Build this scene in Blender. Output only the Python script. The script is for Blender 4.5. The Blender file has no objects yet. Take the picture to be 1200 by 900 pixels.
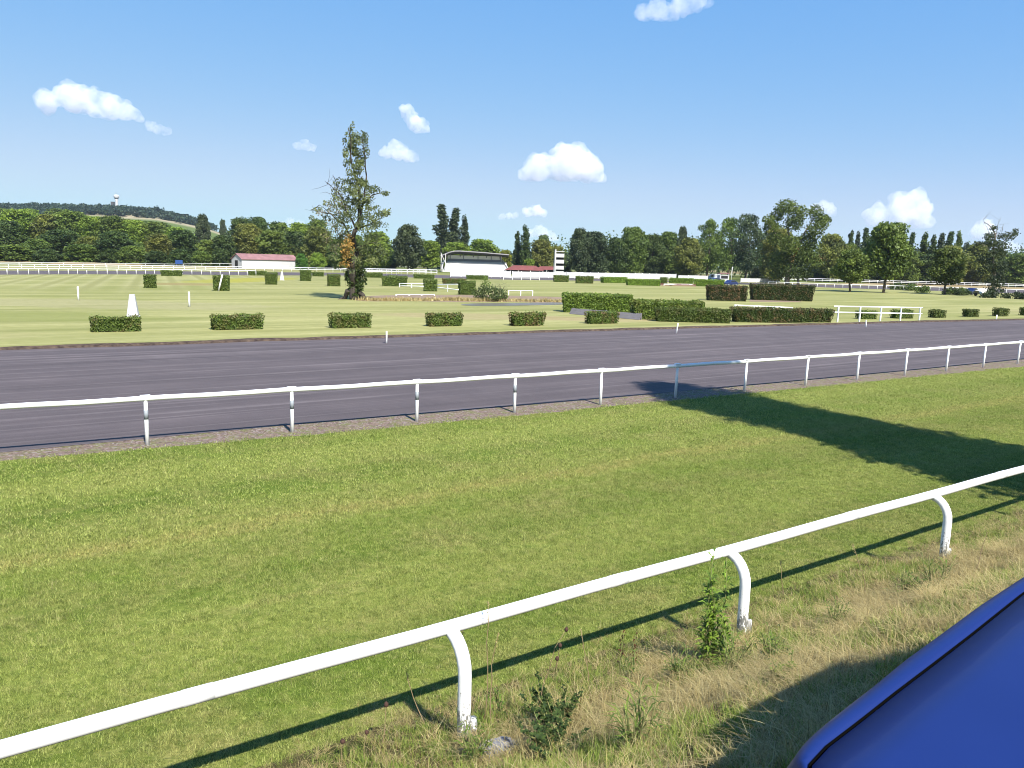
import bpy, math, random
import numpy as np
from mathutils import Vector, Matrix, noise as mnoise

random.seed(7)
RNG = np.random.default_rng(11)
scene = bpy.context.scene
COL = scene.collection

# ------------------------------------------------------------------ camera model (used to survey ground points)
F = 930.0; PITCH = math.atan(142 / 930.0); ROLL = .026; EYE = 4.45
SUN = np.array([.42, -.80, 1.0])            # towards the sun
UD = np.array([.819, .573]); ND = np.array([-.573, .819])      # along / across the near running rail


def ray(px, py):
    X = px - 600; Y = py - 450
    c, s = math.cos(ROLL), math.sin(ROLL)
    xr = X * c + Y * s; yr = -X * s + Y * c
    return np.array([xr / F, math.cos(PITCH) - yr / F * math.sin(PITCH), -math.sin(PITCH) - yr / F * math.cos(PITCH)])


def at(px, py, z=0.0):
    d = ray(px, py); t = (z - EYE) / d[2]
    return np.array([0, 0, EYE]) + d * t


def atd(px, py, dist):
    d = ray(px, py)
    return np.array([0, 0, EYE]) + d * (dist / d[1])


def hz(px):
    return 308 + .026 * (px - 600)


def un(u, n):
    return UD * u + ND * n


# ------------------------------------------------------------------ terrain heights
def smooth(a, b, x):
    t = min(max((x - a) / (b - a), 0.0), 1.0)
    return t * t * (3 - 2 * t)


AZ_X = [-600, -200, 0, 60, 140, 185, 215, 245, 275, 320, 380, 450, 700, 1500]
AZ_A = [.63, .77, .83, .86, .86, .825, .72, .60, .41, .28, .17, .13, .06, .04]
RD = [0, 262, 320, 400, 600, 850, 1050, 1250, 1400, 1550, 2200, 3200]
RZ = [0, 0, 3, 8, 21, 34, 48, 68, 85, 88, 60, 30]


def tz(x, y):
    d = y
    if y < 50: return 0.0
    px = 600 + 930 * x / y
    a = float(np.interp(px, AZ_X, AZ_A))
    return a * float(np.interp(d, RD, RZ))


PROF_N = [-9, -3, -1, .9, 1.6, 3.0, 4.2, 5.0, 5.5, 6.0, 6.6]
PROF_Z = [3.1, 2.85, 2.72, 2.66, 2.42, 1.55, .85, .47, .29, .11, -.02]


def bank_z(u, n):
    z = float(np.interp(n, PROF_N, PROF_Z))
    fade = smooth(6.6, 5.2, n)
    z += fade * (.10 * mnoise.noise(Vector((u * .5, n * .6, 1.7))) + .05 * mnoise.noise(Vector((u * 1.7, n * 1.9, 4.2))))
    return z


def gz(x, y):
    p = np.array([x, y]); n = p @ ND; u = p @ UD
    return max(bank_z(u, n), 0.0) if n < 6.6 else 0.0


def hit(px, py):
    d = ray(px, py); o = np.array([0, 0, EYE]); t = .8
    while t < 60:
        p = o + d * t
        if p[2] <= gz(p[0], p[1]): return p
        t += .02
    return at(px, py)


# ------------------------------------------------------------------ node helpers
def new_mat(name):
    m = bpy.data.materials.new(name); m.use_nodes = True
    nt = m.node_tree; nt.nodes.clear()
    return m, nt


def N(nt, typ, **kw):
    n = nt.nodes.new(typ)
    for k, v in kw.items():
        if k.startswith('i_'):
            key = k[2:]
            key = int(key) if key.isdigit() else key.replace('_', ' ')
            n.inputs[key].default_value = v
        else: setattr(n, k, v)
    return n


def L(nt, a, b): nt.links.new(a, b)


def mixc(nt, fac, a, b, blend='MIX'):
    n = nt.nodes.new('ShaderNodeMix'); n.data_type = 'RGBA'; n.blend_type = blend
    for sock, v in ((n.inputs[0], fac), (n.inputs[6], a), (n.inputs[7], b)):
        if hasattr(v, 'links'): nt.links.new(v, sock)
        elif isinstance(v, (int, float)): sock.default_value = v
        else: sock.default_value = (*v[:3], 1)
    return n.outputs[2]


def mth(nt, op, a, b=0.0, c=0.0):
    n = nt.nodes.new('ShaderNodeMath'); n.operation = op
    for i, v in enumerate((a, b, c)):
        if hasattr(v, 'links'): nt.links.new(v, n.inputs[i])
        else: n.inputs[i].default_value = v
    return n.outputs[0]


def rng(nt, v, a, b, c=0.0, d=1.0):
    n = nt.nodes.new('ShaderNodeMapRange'); n.clamp = True
    nt.links.new(v, n.inputs[0])
    for i, q in enumerate((a, b, c, d)): n.inputs[i + 1].default_value = q
    return n.outputs[0]


def noi(nt, vec, scale, detail=3.0, rough=.55, sc=None):
    if sc is not None:
        m = nt.nodes.new('ShaderNodeMapping'); m.inputs['Scale'].default_value = sc
        nt.links.new(vec, m.inputs[0]); vec = m.outputs[0]
    n = nt.nodes.new('ShaderNodeTexNoise'); n.inputs['Scale'].default_value = scale
    n.inputs['Detail'].default_value = detail; n.inputs['Roughness'].default_value = rough
    nt.links.new(vec, n.inputs['Vector'])
    return n.outputs['Fac']


def pos(nt): return nt.nodes.new('ShaderNodeNewGeometry').outputs['Position']


def obj_co(nt): return nt.nodes.new('ShaderNodeTexCoord').outputs['Object']


def finish(nt, color, rough=.8, spec=.3, bump=None, bdist=.02, bstr=.5, metal=0.0, coat=0.0):
    p = nt.nodes.new('ShaderNodeBsdfPrincipled'); o = nt.nodes.new('ShaderNodeOutputMaterial')
    if hasattr(color, 'links'): nt.links.new(color, p.inputs['Base Color'])
    else: p.inputs['Base Color'].default_value = (*color, 1)
    p.inputs['Roughness'].default_value = rough; p.inputs['Specular IOR Level'].default_value = spec
    p.inputs['Metallic'].default_value = metal; p.inputs['Coat Weight'].default_value = coat
    p.inputs['Coat Roughness'].default_value = .06
    if bump is not None:
        b = nt.nodes.new('ShaderNodeBump'); b.inputs['Distance'].default_value = bdist; b.inputs['Strength'].default_value = bstr
        nt.links.new(bump, b.inputs['Height']); nt.links.new(b.outputs[0], p.inputs['Normal'])
    nt.links.new(p.outputs[0], o.inputs[0])
    return p


def plain(name, color, var=.12, scale=3.0, rough=.7, spec=.3, bump=0.0, coat=0.0, metal=0.0):
    m, nt = new_mat(name)
    f = noi(nt, obj_co(nt), scale, 5)
    lo = [c * (1 - var) for c in color]; hi = [min(c * (1 + var), .95) for c in color]
    c = mixc(nt, f, lo, hi)
    finish(nt, c, rough, spec, f if bump else None, .02, bump, metal, coat)
    return m


def cross_coord(nt, d):
    v = nt.nodes.new('ShaderNodeVectorMath'); v.operation = 'DOT_PRODUCT'
    nt.links.new(pos(nt), v.inputs[0]); v.inputs[1].default_value = (d[0], d[1], 0)
    return v.outputs['Value']


def un_vec(nt):
    c = nt.nodes.new('ShaderNodeCombineXYZ')
    nt.links.new(cross_coord(nt, UD), c.inputs[0]); nt.links.new(cross_coord(nt, ND), c.inputs[1])
    return c.outputs[0]


# ------------------------------------------------------------------ mesh helpers
class MB:
    def __init__(self): self.v = []; self.f = []

    def box(self, c, s, rz=0.0, taper=1.0):
        b = len(self.v); ca, sa = math.cos(rz), math.sin(rz)
        for k in (-1, 1):
            t = taper if k > 0 else 1.0
            for i, j in ((-1, -1), (1, -1), (1, 1), (-1, 1)):
                x = i * s[0] / 2 * t; y = j * s[1] / 2 * t
                self.v.append((c[0] + x * ca - y * sa, c[1] + x * sa + y * ca, c[2] + k * s[2] / 2))
        for q in ((0, 3, 2, 1), (4, 5, 6, 7), (0, 1, 5, 4), (1, 2, 6, 5), (2, 3, 7, 6), (3, 0, 4, 7)):
            self.f.append(tuple(b + i for i in q))
        return self

    def hexa(self, pts):
        b = len(self.v); self.v += [tuple(p) for p in pts]
        for q in ((0, 3, 2, 1), (4, 5, 6, 7), (0, 1, 5, 4), (1, 2, 6, 5), (2, 3, 7, 6), (3, 0, 4, 7)):
            self.f.append(tuple(b + i for i in q))
        return self

    def tube(self, path, rad, sides=8, cap=True, flat=1.0):
        P = [Vector(p) for p in path]; b = len(self.v); n = len(P)
        if not hasattr(rad, '__len__'): rad = [rad] * n
        prev = None
        for i in range(n):
            t = (P[min(i + 1, n - 1)] - P[max(i - 1, 0)]).normalized()
            if prev is None:
                up = Vector((0, 0, 1)) if abs(t.z) < .9 else Vector((1, 0, 0))
                a = t.cross(up).normalized()
            else:
                a = (prev - t * prev.dot(t)).normalized()
            prev = a; c = t.cross(a)
            for k in range(sides):
                w = 2 * math.pi * k / sides
                self.v.append(tuple(P[i] + a * (math.cos(w) * rad[i] * flat) + c * (math.sin(w) * rad[i])))
        for i in range(n - 1):
            for k in range(sides):
                k2 = (k + 1) % sides
                self.f.append((b + i * sides + k, b + i * sides + k2, b + (i + 1) * sides + k2, b + (i + 1) * sides + k))
        if cap:
            self.f.append(tuple(b + k for k in range(sides))[::-1])
            self.f.append(tuple(b + (n - 1) * sides + k for k in range(sides)))
        return self

    def poly(self, pts):
        b = len(self.v); self.v += [tuple(p) for p in pts]; self.f.append(tuple(range(b, b + len(pts)))); return self

    def lathe(self, prof, c=(0, 0, 0), sides=20):
        b = len(self.v)
        for r, z in prof:
            for k in range(sides):
                w = 2 * math.pi * k / sides
                self.v.append((c[0] + r * math.cos(w), c[1] + r * math.sin(w), c[2] + z))
        for i in range(len(prof) - 1):
            for k in range(sides):
                k2 = (k + 1) % sides
                self.f.append((b + i * sides + k, b + i * sides + k2, b + (i + 1) * sides + k2, b + (i + 1) * sides + k))
        self.f.append(tuple(b + k for k in range(sides))[::-1]); self.f.append(tuple(b + (len(prof) - 1) * sides + k for k in range(sides)))
        return self

    def mesh(self, name, mat=None, smooth_=False):
        me = bpy.data.meshes.new(name); me.from_pydata(self.v, [], self.f)
        if mat: me.materials.append(mat)
        if smooth_: me.polygons.foreach_set('use_smooth', [True] * len(me.polygons))
        me.update(); return me

    def build(self, name, mat=None, parent=None, smooth_=False, bevel=0.0):
        return link(name, self.mesh(name, mat, smooth_), parent, bevel)


def link(name, me, parent=None, bevel=0.0):
    o = bpy.data.objects.new(name, me); COL.objects.link(o)
    if parent: o.parent = parent
    if bevel:
        m = o.modifiers.new('bevel', 'BEVEL'); m.width = bevel; m.segments = 2; m.limit_method = 'ANGLE'
    return o


def empty(name, loc=(0, 0, 0), rz=0.0):
    o = bpy.data.objects.new(name, None); COL.objects.link(o); o.location = loc; o.rotation_euler.z = rz
    o.empty_display_size = .2
    return o


def tag(o, label, cat, group=None, kind=None):
    o['label'] = label; o['category'] = cat
    if group: o['group'] = group
    if kind: o['kind'] = kind
    return o


def struct(o): o['kind'] = 'structure'; return o


def copy_tree(o, parent=None):
    c = o.copy(); COL.objects.link(c); c.parent = parent
    for ch in list(o.children): copy_tree(ch, c)
    return c


def quads_mesh(name, V, mat, tone=None, nv=4, smooth_=False):
    """V: (n, nv, 3) polygons; tone: n floats stored as point attribute."""
    n = len(V); me = bpy.data.meshes.new(name)
    me.vertices.add(n * nv); me.vertices.foreach_set('co', np.ascontiguousarray(V.reshape(-1), dtype=np.float32))
    me.loops.add(n * nv); me.loops.foreach_set('vertex_index', np.arange(n * nv, dtype=np.int32))
    me.polygons.add(n); me.polygons.foreach_set('loop_start', np.arange(0, n * nv, nv, dtype=np.int32))
    me.polygons.foreach_set('loop_total', np.full(n, nv, dtype=np.int32))
    if tone is not None:
        a = me.attributes.new('tone', 'FLOAT', 'POINT'); a.data.foreach_set('value', np.repeat(tone, nv).astype(np.float32))
    if mat: me.materials.append(mat)
    me.update(calc_edges=True)
    if smooth_: me.polygons.foreach_set('use_smooth', [True] * n)
    return me


def leaf_quads(C, size, rg, up=.25, aspect=.6, outward=None):
    n = len(C)
    nrm = rg.normal(size=(n, 3)); nrm /= np.linalg.norm(nrm, axis=1)[:, None]
    nrm[:, 2] += up
    if outward is not None: nrm += outward
    nrm /= np.linalg.norm(nrm, axis=1)[:, None]
    r = rg.normal(size=(n, 3)); a = np.cross(nrm, r); a /= np.linalg.norm(a, axis=1)[:, None] + 1e-9
    b = np.cross(nrm, a)
    s = (size * rg.uniform(.6, 1.3, n))[:, None]
    a = a * s * .5; b = b * s * .5 * aspect
    k = rg.uniform(-.3, .3, (n, 1))
    return np.stack([C - a, C - b + a * k, C + a, C + b + a * k], 1)


# ------------------------------------------------------------------ materials
def turf_colour(nt, dry=0.0):
    """mown race turf: bands along the rail, patches, yellowed streaks."""
    uv = un_vec(nt); P = pos(nt)
    band = noi(nt, uv, 1.0, 2, .5, (.025, .55, 1))
    band2 = noi(nt, uv, 1.0, 3, .6, (.12, 1.6, 1))
    wv = N(nt, 'ShaderNodeTexWave', wave_type='BANDS', bands_direction='Y'); wv.inputs['Scale'].default_value = .085; wv.inputs['Distortion'].default_value = 1.6; wv.inputs['Detail'].default_value = 2; wv.inputs['Detail Scale'].default_value = .15; L(nt, uv, wv.inputs['Vector'])
    patch = noi(nt, P, .55, 4, .6); spot = noi(nt, P, 2.6, 4, .65); fine = noi(nt, P, 26, 3, .7)
    green = mixc(nt, rng(nt, band, .35, .65), (.098, .146, .018), (.158, .204, .034))
    c = mixc(nt, rng(nt, patch, .42, .72), green, (.22, .205, .068))
    c = mixc(nt, rng(nt, wv.outputs['Fac'], .2, .8, 0, .65), c, (.235, .26, .062))
    c = mixc(nt, rng(nt, band2, .56, .76, 0, .6), c, (.27, .235, .09))
    c = mixc(nt, rng(nt, spot, .55, .8, 0, .55), c, (.29, .24, .10))
    n = cross_coord(nt, ND)
    wob = mth(nt, 'MULTIPLY_ADD', noi(nt, P, .35, 3), .9, -.45)
    line = mth(nt, 'ABSOLUTE', mth(nt, 'SUBTRACT', mth(nt, 'ADD', n, wob), 12.9))
    c = mixc(nt, mth(nt, 'MULTIPLY', rng(nt, line, .05, .45, .75, 0), rng(nt, spot, .25, .6)), c, (.34, .265, .10))
    clump = noi(nt, P, 6.5, 4, .7); weed_ = noi(nt, P, 1.3, 5, .7)
    c = mixc(nt, rng(nt, clump, .45, .66, 0, .6), c, (.060, .098, .013)); c = mixc(nt, rng(nt, clump, .34, .46, .45, 0), c, (.27, .26, .09))
    c = mixc(nt, rng(nt, weed_, .56, .72, 0, .55), c, (.075, .125, .016))
    c = mixc(nt, rng(nt, fine, .3, .7, 0, .45), c, (.07, .092, .016))
    return c, fine


def grass_shader(nt, c, trans=.35, rough=.6):
    p = nt.nodes.new('ShaderNodeBsdfPrincipled'); L(nt, c, p.inputs['Base Color'])
    p.inputs['Roughness'].default_value = rough; p.inputs['Specular IOR Level'].default_value = .25
    t = nt.nodes.new('ShaderNodeBsdfTranslucent'); L(nt, c, t.inputs['Color'])
    mx = nt.nodes.new('ShaderNodeMixShader'); mx.inputs[0].default_value = trans
    L(nt, p.outputs[0], mx.inputs[1]); L(nt, t.outputs[0], mx.inputs[2])
    o = nt.nodes.new('ShaderNodeOutputMaterial'); L(nt, mx.outputs[0], o.inputs[0])


M = {}
YPATCH = [(at(272, 328)[:2], 4.6, 24, (.26, .25, .035)), (at(303, 328)[:2], 5.0, 24, (.27, .255, .035)), (at(215, 333)[:2], 6, 6, (.22, .165, .07)), (at(120, 356)[:2], 16, 7, (.27, .25, .13)), (at(560, 371)[:2], 9, 4, (.28, .23, .12)), (at(690, 374)[:2], 6, 3, (.27, .21, .11)), (at(40, 370)[:2], 12, 5, (.17, .185, .055))]


def mk_materials():
    # turf
    m, nt = new_mat('turf'); c, f = turf_colour(nt); c = mixc(nt, 1.0, c, (.95, .95, .90), 'MULTIPLY'); finish(nt, c, .9, .1, f, .03, .9); M['turf'] = m
    m, nt = new_mat('turf_blade'); c, f = turf_colour(nt); c = mixc(nt, 1.0, c, (1.78, 1.74, 1.85), 'MULTIPLY')
    r = nt.nodes.new('ShaderNodeObjectInfo').outputs['Random']
    a = N(nt, 'ShaderNodeAttribute', attribute_name='tone').outputs['Fac']
    c = mixc(nt, rng(nt, a, .5, 1.0, 0, .75), c, (.46, .50, .15))
    c = mixc(nt, rng(nt, a, .0, .3, .8, 0), c, (.045, .08, .010))
    c = mixc(nt, rng(nt, r, .8, 1.0, 0, .5), c, (.42, .36, .17))
    grass_shader(nt, c, .4); M['turf_blade'] = m
    # bank soil and thatch
    m, nt = new_mat('bank_soil'); P = pos(nt)
    a = noi(nt, P, 1.1, 5, .65); b = noi(nt, P, 7, 5, .7); d = noi(nt, P, 38, 4, .75)
    c = mixc(nt, rng(nt, a, .4, .62), (.05, .062, .013), (.11, .08, .034))
    c = mixc(nt, rng(nt, b, .45, .75), c, (.155, .118, .058))
    c = mixc(nt, rng(nt, d, .35, .62, .7, 0), c, (.04, .03, .014))
    finish(nt, c, .95, .1, d, .03, .9); M['bank'] = m
    # blades of the rough bank: colour attribute by tone
    for nm, cols in (('straw_blade', ((.46, .37, .15), (.15, .105, .038), (.54, .46, .23))),
                     ('green_blade', ((.16, .235, .032), (.28, .32, .062), (.075, .12, .018)))):
        m, nt = new_mat(nm)
        r = nt.nodes.new('ShaderNodeObjectInfo').outputs['Random']
        t = N(nt, 'ShaderNodeAttribute', attribute_name='tone').outputs['Fac']
        c = mixc(nt, r, cols[0], cols[1]); c = mixc(nt, rng(nt, t, .5, 1), c, cols[2])
        grass_shader(nt, c, .3); M[nm] = m
    # ground = infield grass, with the far field colours as an attribute
    m, nt = new_mat('infield_grass'); P = pos(nt); uv = un_vec(nt)
    big = noi(nt, P, .035, 4, .6); st = noi(nt, uv, 1, 3, .6, (.02, .28, 1)); fine = noi(nt, P, 1.3, 4, .7)
    c = mixc(nt, rng(nt, st, .35, .65), (.175, .182, .062), (.300, .288, .122))
    c = mixc(nt, rng(nt, big, .52, .70, 0, .8), c, (.155, .172, .045))
    c = mixc(nt, rng(nt, big, .30, .42, .7, 0), c, (.285, .25, .125))
    # mower lines fanning away on the left
    w = N(nt, 'ShaderNodeTexWave', wave_type='BANDS', bands_direction='X'); w.inputs['Scale'].default_value = .06
    w.inputs['Distortion'].default_value = .5; w.inputs['Detail'].default_value = 1; w.inputs['Detail Scale'].default_value = .05
    cx = N(nt, 'ShaderNodeCombineXYZ'); L(nt, cross_coord(nt, (.91, .41)), cx.inputs[0]); L(nt, cross_coord(nt, (-.041, .091)), cx.inputs[1]); L(nt, cx.outputs[0], w.inputs['Vector'])
    sx = nt.nodes.new('ShaderNodeSeparateXYZ'); L(nt, P, sx.inputs[0])
    reg = mth(nt, 'MULTIPLY', rng(nt, sx.outputs[1], 84, 104), rng(nt, sx.outputs[0], -55, -30, 1, 0))
    c = mixc(nt, mth(nt, 'MULTIPLY', rng(nt, w.outputs['Fac'], .1, .9, 0, .5), reg), c, (.33, .31, .16))
    c = mixc(nt, mth(nt, 'MULTIPLY', rng(nt, w.outputs['Fac'], .75, .98, 0, .55), reg), c, (.15, .15, .045))
    for (ex, ey), ra, rb, col_ in YPATCH:
        dx = mth(nt, 'DIVIDE', mth(nt, 'SUBTRACT', sx.outputs[0], ex), ra); dy = mth(nt, 'DIVIDE', mth(nt, 'SUBTRACT', sx.outputs[1], ey), rb)
        r2 = mth(nt, 'ADD', mth(nt, 'ADD', mth(nt, 'MULTIPLY', dx, dx), mth(nt, 'MULTIPLY', dy, dy)), mth(nt, 'MULTIPLY_ADD', noi(nt, P, .25, 4, .7), 1.6, -.8))
        c = mixc(nt, rng(nt, r2, .5, 1.1, .75, 0), c, col_)
    st2 = noi(nt, uv, 1, 4, .65, (.035, .9, 1)); c = mixc(nt, rng(nt, st2, .54, .72, 0, .55), c, (.15, .155, .05)); c = mixc(nt, rng(nt, st2, .28, .44, .5, 0), c, (.36, .33, .17))
    c = mixc(nt, rng(nt, fine, .35, .7, 0, .35), c, (.135, .14, .045))
    # yellow flush and red-brown strip near the water
    att = N(nt, 'ShaderNodeAttribute', attribute_name='far'); fac = N(nt, 'ShaderNodeAttribute', attribute_name='farmix')
    c = mixc(nt, fac.outputs['Fac'], c, att.outputs['Color'])
    finish(nt, c, .95, .1, fine, .05, .5); M['ground'] = m
    # cinder track
    m, nt = new_mat('cinder_track'); uv = un_vec(nt); P = pos(nt)
    s1 = noi(nt, uv, 1, 4, .6, (.012, .55, 1)); s2 = noi(nt, uv, 1, 3, .6, (.04, 2.6, 1)); g = noi(nt, P, 45, 3, .8); p = noi(nt, P, .5, 4, .6); s3 = noi(nt, uv, 1, 3, .7, (.15, 9, 1))
    c = mixc(nt, rng(nt, s1, .3, .7), (.057, .046, .046), (.103, .084, .085))
    c = mixc(nt, rng(nt, s2, .5, .68, 0, .75), c, (.155, .131, .130))
    c = mixc(nt, rng(nt, s3, .5, .72, 0, .5), c, (.036, .03, .032))
    c = mixc(nt, rng(nt, p, .35, .65, 0, .35), c, (.042, .035, .037))
    c = mixc(nt, rng(nt, g, .4, .7, 0, .35), c, (.13, .11, .118))
    finish(nt, c, .85, .25, g, .012, .8); M['track'] = m
    m, nt = new_mat('gravel'); P = pos(nt)
    v = N(nt, 'ShaderNodeTexVoronoi'); v.inputs['Scale'].default_value = 22; L(nt, P, v.inputs['Vector'])
    g = noi(nt, P, 3.0, 5, .7)
    sc = nt.nodes.new('ShaderNodeSeparateColor'); L(nt, v.outputs['Color'], sc.inputs[0])
    c = mixc(nt, sc.outputs[0], (.078, .052, .042), (.21, .15, .122)); c = mixc(nt, rng(nt, g, .46, .62, 0, .85), c, (.12, .125, .04))
    c = mixc(nt, rng(nt, sc.outputs[1], .8, 1, 0, .8), c, (.27, .24, .22))
    finish(nt, c, .9, .2, v.outputs['Distance'], .02, .8); M['gravel'] = m
    m, nt = new_mat('dark_lip'); P = pos(nt); g = noi(nt, P, 4, 5, .7)
    c = mixc(nt, rng(nt, g, .35, .7), (.03, .022, .02), (.11, .08, .06)); finish(nt, c, .95, .1, g, .05, .8); M['lip'] = m
    # painted rails
    m, nt = new_mat('white_plastic'); O = obj_co(nt); g = noi(nt, O, 2.0, 5, .6)
    g2 = noi(nt, O, 30, 4, .7)
    c = mixc(nt, rng(nt, g, .5, .85, 0, .35), (.74, .74, .73), (.60, .60, .58)); c = mixc(nt, rng(nt, g2, .68, .8, 0, .35), c, (.45, .44, .40))
    finish(nt, c, .38, .45); M['white'] = m
    m, nt = new_mat('weathered_post'); P = pos(nt); O = obj_co(nt); sx = nt.nodes.new('ShaderNodeSeparateXYZ'); L(nt, O, sx.inputs[0])
    mp = N(nt, 'ShaderNodeMapping'); mp.inputs['Scale'].default_value = (1, 1, .35); L(nt, P, mp.inputs[0])
    g = noi(nt, mp.outputs[0], 42, 5, .75)
    lo = rng(nt, sx.outputs[2], .05, .62, .41, .72)
    d = mth(nt, 'GREATER_THAN', g, lo); 
    c = mixc(nt, mth(nt, 'MULTIPLY', d, .85), (.72, .72, .70), (.06, .06, .05)); finish(nt, c, .5, .4); M['post'] = m
    M['grey_band'] = plain('grey_band', (.22, .24, .26), .1, 4, .5)
    M['white_wood'] = plain('white_wood', (.80, .80, .78), .06, 5, .6)
    M['concrete'] = plain('white_concrete', (.46, .455, .44), .10, .6, .85)
    M['wallwhite'] = plain('white_wall', (.42, .42, .42), .10, .25, .8)
    M['backwall'] = plain('stand_back_wall', (.80, .77, .70), .12, .5, .8)
    M['stand_band'] = plain('stand_grey_band', (.24, .24, .26), .1, .5, .8)
    M['darkroof'] = plain('dark_roof', (.075, .07, .072), .3, .8, .8)
    M['roofedge'] = plain('roof_edge', (.25, .24, .25), .2, .8, .7)
    M['tileroof'] = plain('tile_roof', (.15, .048, .045), .35, .5, .85)
    M['redroof'] = plain('red_roof', (.215, .115, .115), .45, .5, .8)
    M['gap'] = plain('shut_gap_shade', (.002, .002, .002), .1, 2, .95, .05)  # near-black puts the shade inside the bonnet gap into the colour
    M['dark'] = plain('dark_opening', (.015, .015, .016), .2, 2, .8)
    M['steel'] = plain('steel', (.35, .36, .38), .1, 3, .45, metal=.6)
    M['greywood'] = plain('grey_planks', (.145, .137, .145), .25, 2.5, .85, bump=.4)
    M['bark'] = plain('bark', (.085, .068, .05), .5, 3, .95, bump=.8)
    M['darkbark'] = plain('dark_bark', (.048, .040, .031), .5, 3, .95, bump=.8)
    M['palebark'] = plain('pale_bark', (.17, .145, .115), .5, 3, .95, bump=.8)
    M['stem'] = plain('stem', (.16, .17, .06), .3, 20, .8)
    M['drystem'] = plain('dry_stem', (.22, .16, .085), .3, 20, .85)
    M['seedhead'] = plain('seed_head', (.055, .028, .020), .4, 60, .9)
    M['rustleaf'] = plain('rust_leaf', (.15, .045, .025), .4, 30, .8)
    M['water'] = None
    m, nt = new_mat('pond_water'); g = noi(nt, pos(nt), .9, 4, .6)
    finish(nt, mixc(nt, g, (.105, .088, .05), (.145, .125, .082)), .36, .25, g, .02, .2); M['water'] = m
    M['earth'] = plain('red_earth', (.20, .145, .095), .25, .6, .95)
    M['stone'] = plain('stone', (.18, .18, .19), .55, 18, .9, bump=.9)
    M['tyre'] = plain('tyre', (.02, .02, .02), .2, 8, .9)
    M['carwhite'] = plain('white_paint', (.5, .5, .5), .04, 1, .35)
    M['carblue'] = plain('blue_paint', (.012, .022, .09), .08, 1, .3, coat=.5)
    M['carglass'] = plain('vehicle_glass', (.02, .025, .03), .1, 1, .08, spec=.6)
    M['redflowers'] = plain('flower_bed', (.20, .06, .075), .6, 1.5, .9, bump=.8)
    M['bluesign'] = plain('blue_board', (.02, .06, .2), .05, 1, .5)
    # car paint
    m, nt = new_mat('car_paint'); g = noi(nt, obj_co(nt), 2.2, 4, .6); g2 = noi(nt, obj_co(nt), 90, 3, .7)
    c = mixc(nt, rng(nt, g, .3, .7), (.0065, .0185, .105), (.0078, .021, .115)); c = mixc(nt, rng(nt, g2, .68, .8, 0, .10), c, (.06, .06, .07))
    p = finish(nt, c, .5, .18, coat=.06); M['paint'] = m
    # foliage: colour from the object, tone per leaf
    m, nt = new_mat('foliage')
    oi = nt.nodes.new('ShaderNodeObjectInfo'); t = N(nt, 'ShaderNodeAttribute', attribute_name='tone').outputs['Fac']
    bright = mixc(nt, 1.0, oi.outputs['Color'], (1.75, 1.65, 1.35), 'MULTIPLY'); dk = mixc(nt, 1.0, oi.outputs['Color'], (.52, .58, .62), 'MULTIPLY')
    c = mixc(nt, t, dk, bright)
    grass_shader(nt, c, .32, .55); M['foliage'] = m
    # clipped hedges: red-brown twiggy patches on the object's green
    m, nt = new_mat('hedge_leaf')
    oi = nt.nodes.new('ShaderNodeObjectInfo'); t = N(nt, 'ShaderNodeAttribute', attribute_name='tone').outputs['Fac']
    bright = mixc(nt, 1.0, oi.outputs['Color'], (1.7, 1.6, 1.3), 'MULTIPLY'); dk = mixc(nt, 1.0, oi.outputs['Color'], (.5, .55, .6), 'MULTIPLY')
    c = mixc(nt, t, dk, bright)
    br = noi(nt, pos(nt), 1.6, 4, .6); al = oi.outputs['Alpha']
    c = mixc(nt, mth(nt, 'MULTIPLY', rng(nt, br, .46, .60), al), c, (.165, .10, .05))
    grass_shader(nt, c, .22, .6); M['hedge'] = m
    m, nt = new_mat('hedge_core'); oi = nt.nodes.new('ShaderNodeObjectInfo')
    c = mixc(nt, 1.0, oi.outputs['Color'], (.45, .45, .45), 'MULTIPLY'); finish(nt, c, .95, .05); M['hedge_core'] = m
    # cloud
    m, nt = new_mat('cloud_vapour'); tc = nt.nodes.new('ShaderNodeTexCoord').outputs['Object']
    oi = nt.nodes.new('ShaderNodeObjectInfo')
    sc = nt.nodes.new('ShaderNodeVectorMath'); sc.operation = 'SCALE'; L(nt, tc, sc.inputs[0]); sc.inputs['Scale'].default_value = .011
    off = nt.nodes.new('ShaderNodeVectorMath'); off.operation = 'ADD'; L(nt, sc.outputs[0], off.inputs[0]); L(nt, oi.outputs['Location'], off.inputs[1])
    g = noi(nt, off.outputs[0], 1.0, 5, .62)
    v = nt.nodes.new('ShaderNodeVolumePrincipled'); v.inputs['Color'].default_value = (1, 1, 1, 1); v.inputs['Anisotropy'].default_value = 0
    o = nt.nodes.new('ShaderNodeOutputMaterial'); L(nt, v.outputs[0], o.inputs['Volume'])
    L(nt, mth(nt, 'MULTIPLY', rng(nt, g, .34, .72), mth(nt, 'MULTIPLY', oi.outputs['Alpha'], .0105)), v.inputs['Density'])
    M['cloud'] = m


mk_materials()

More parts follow.
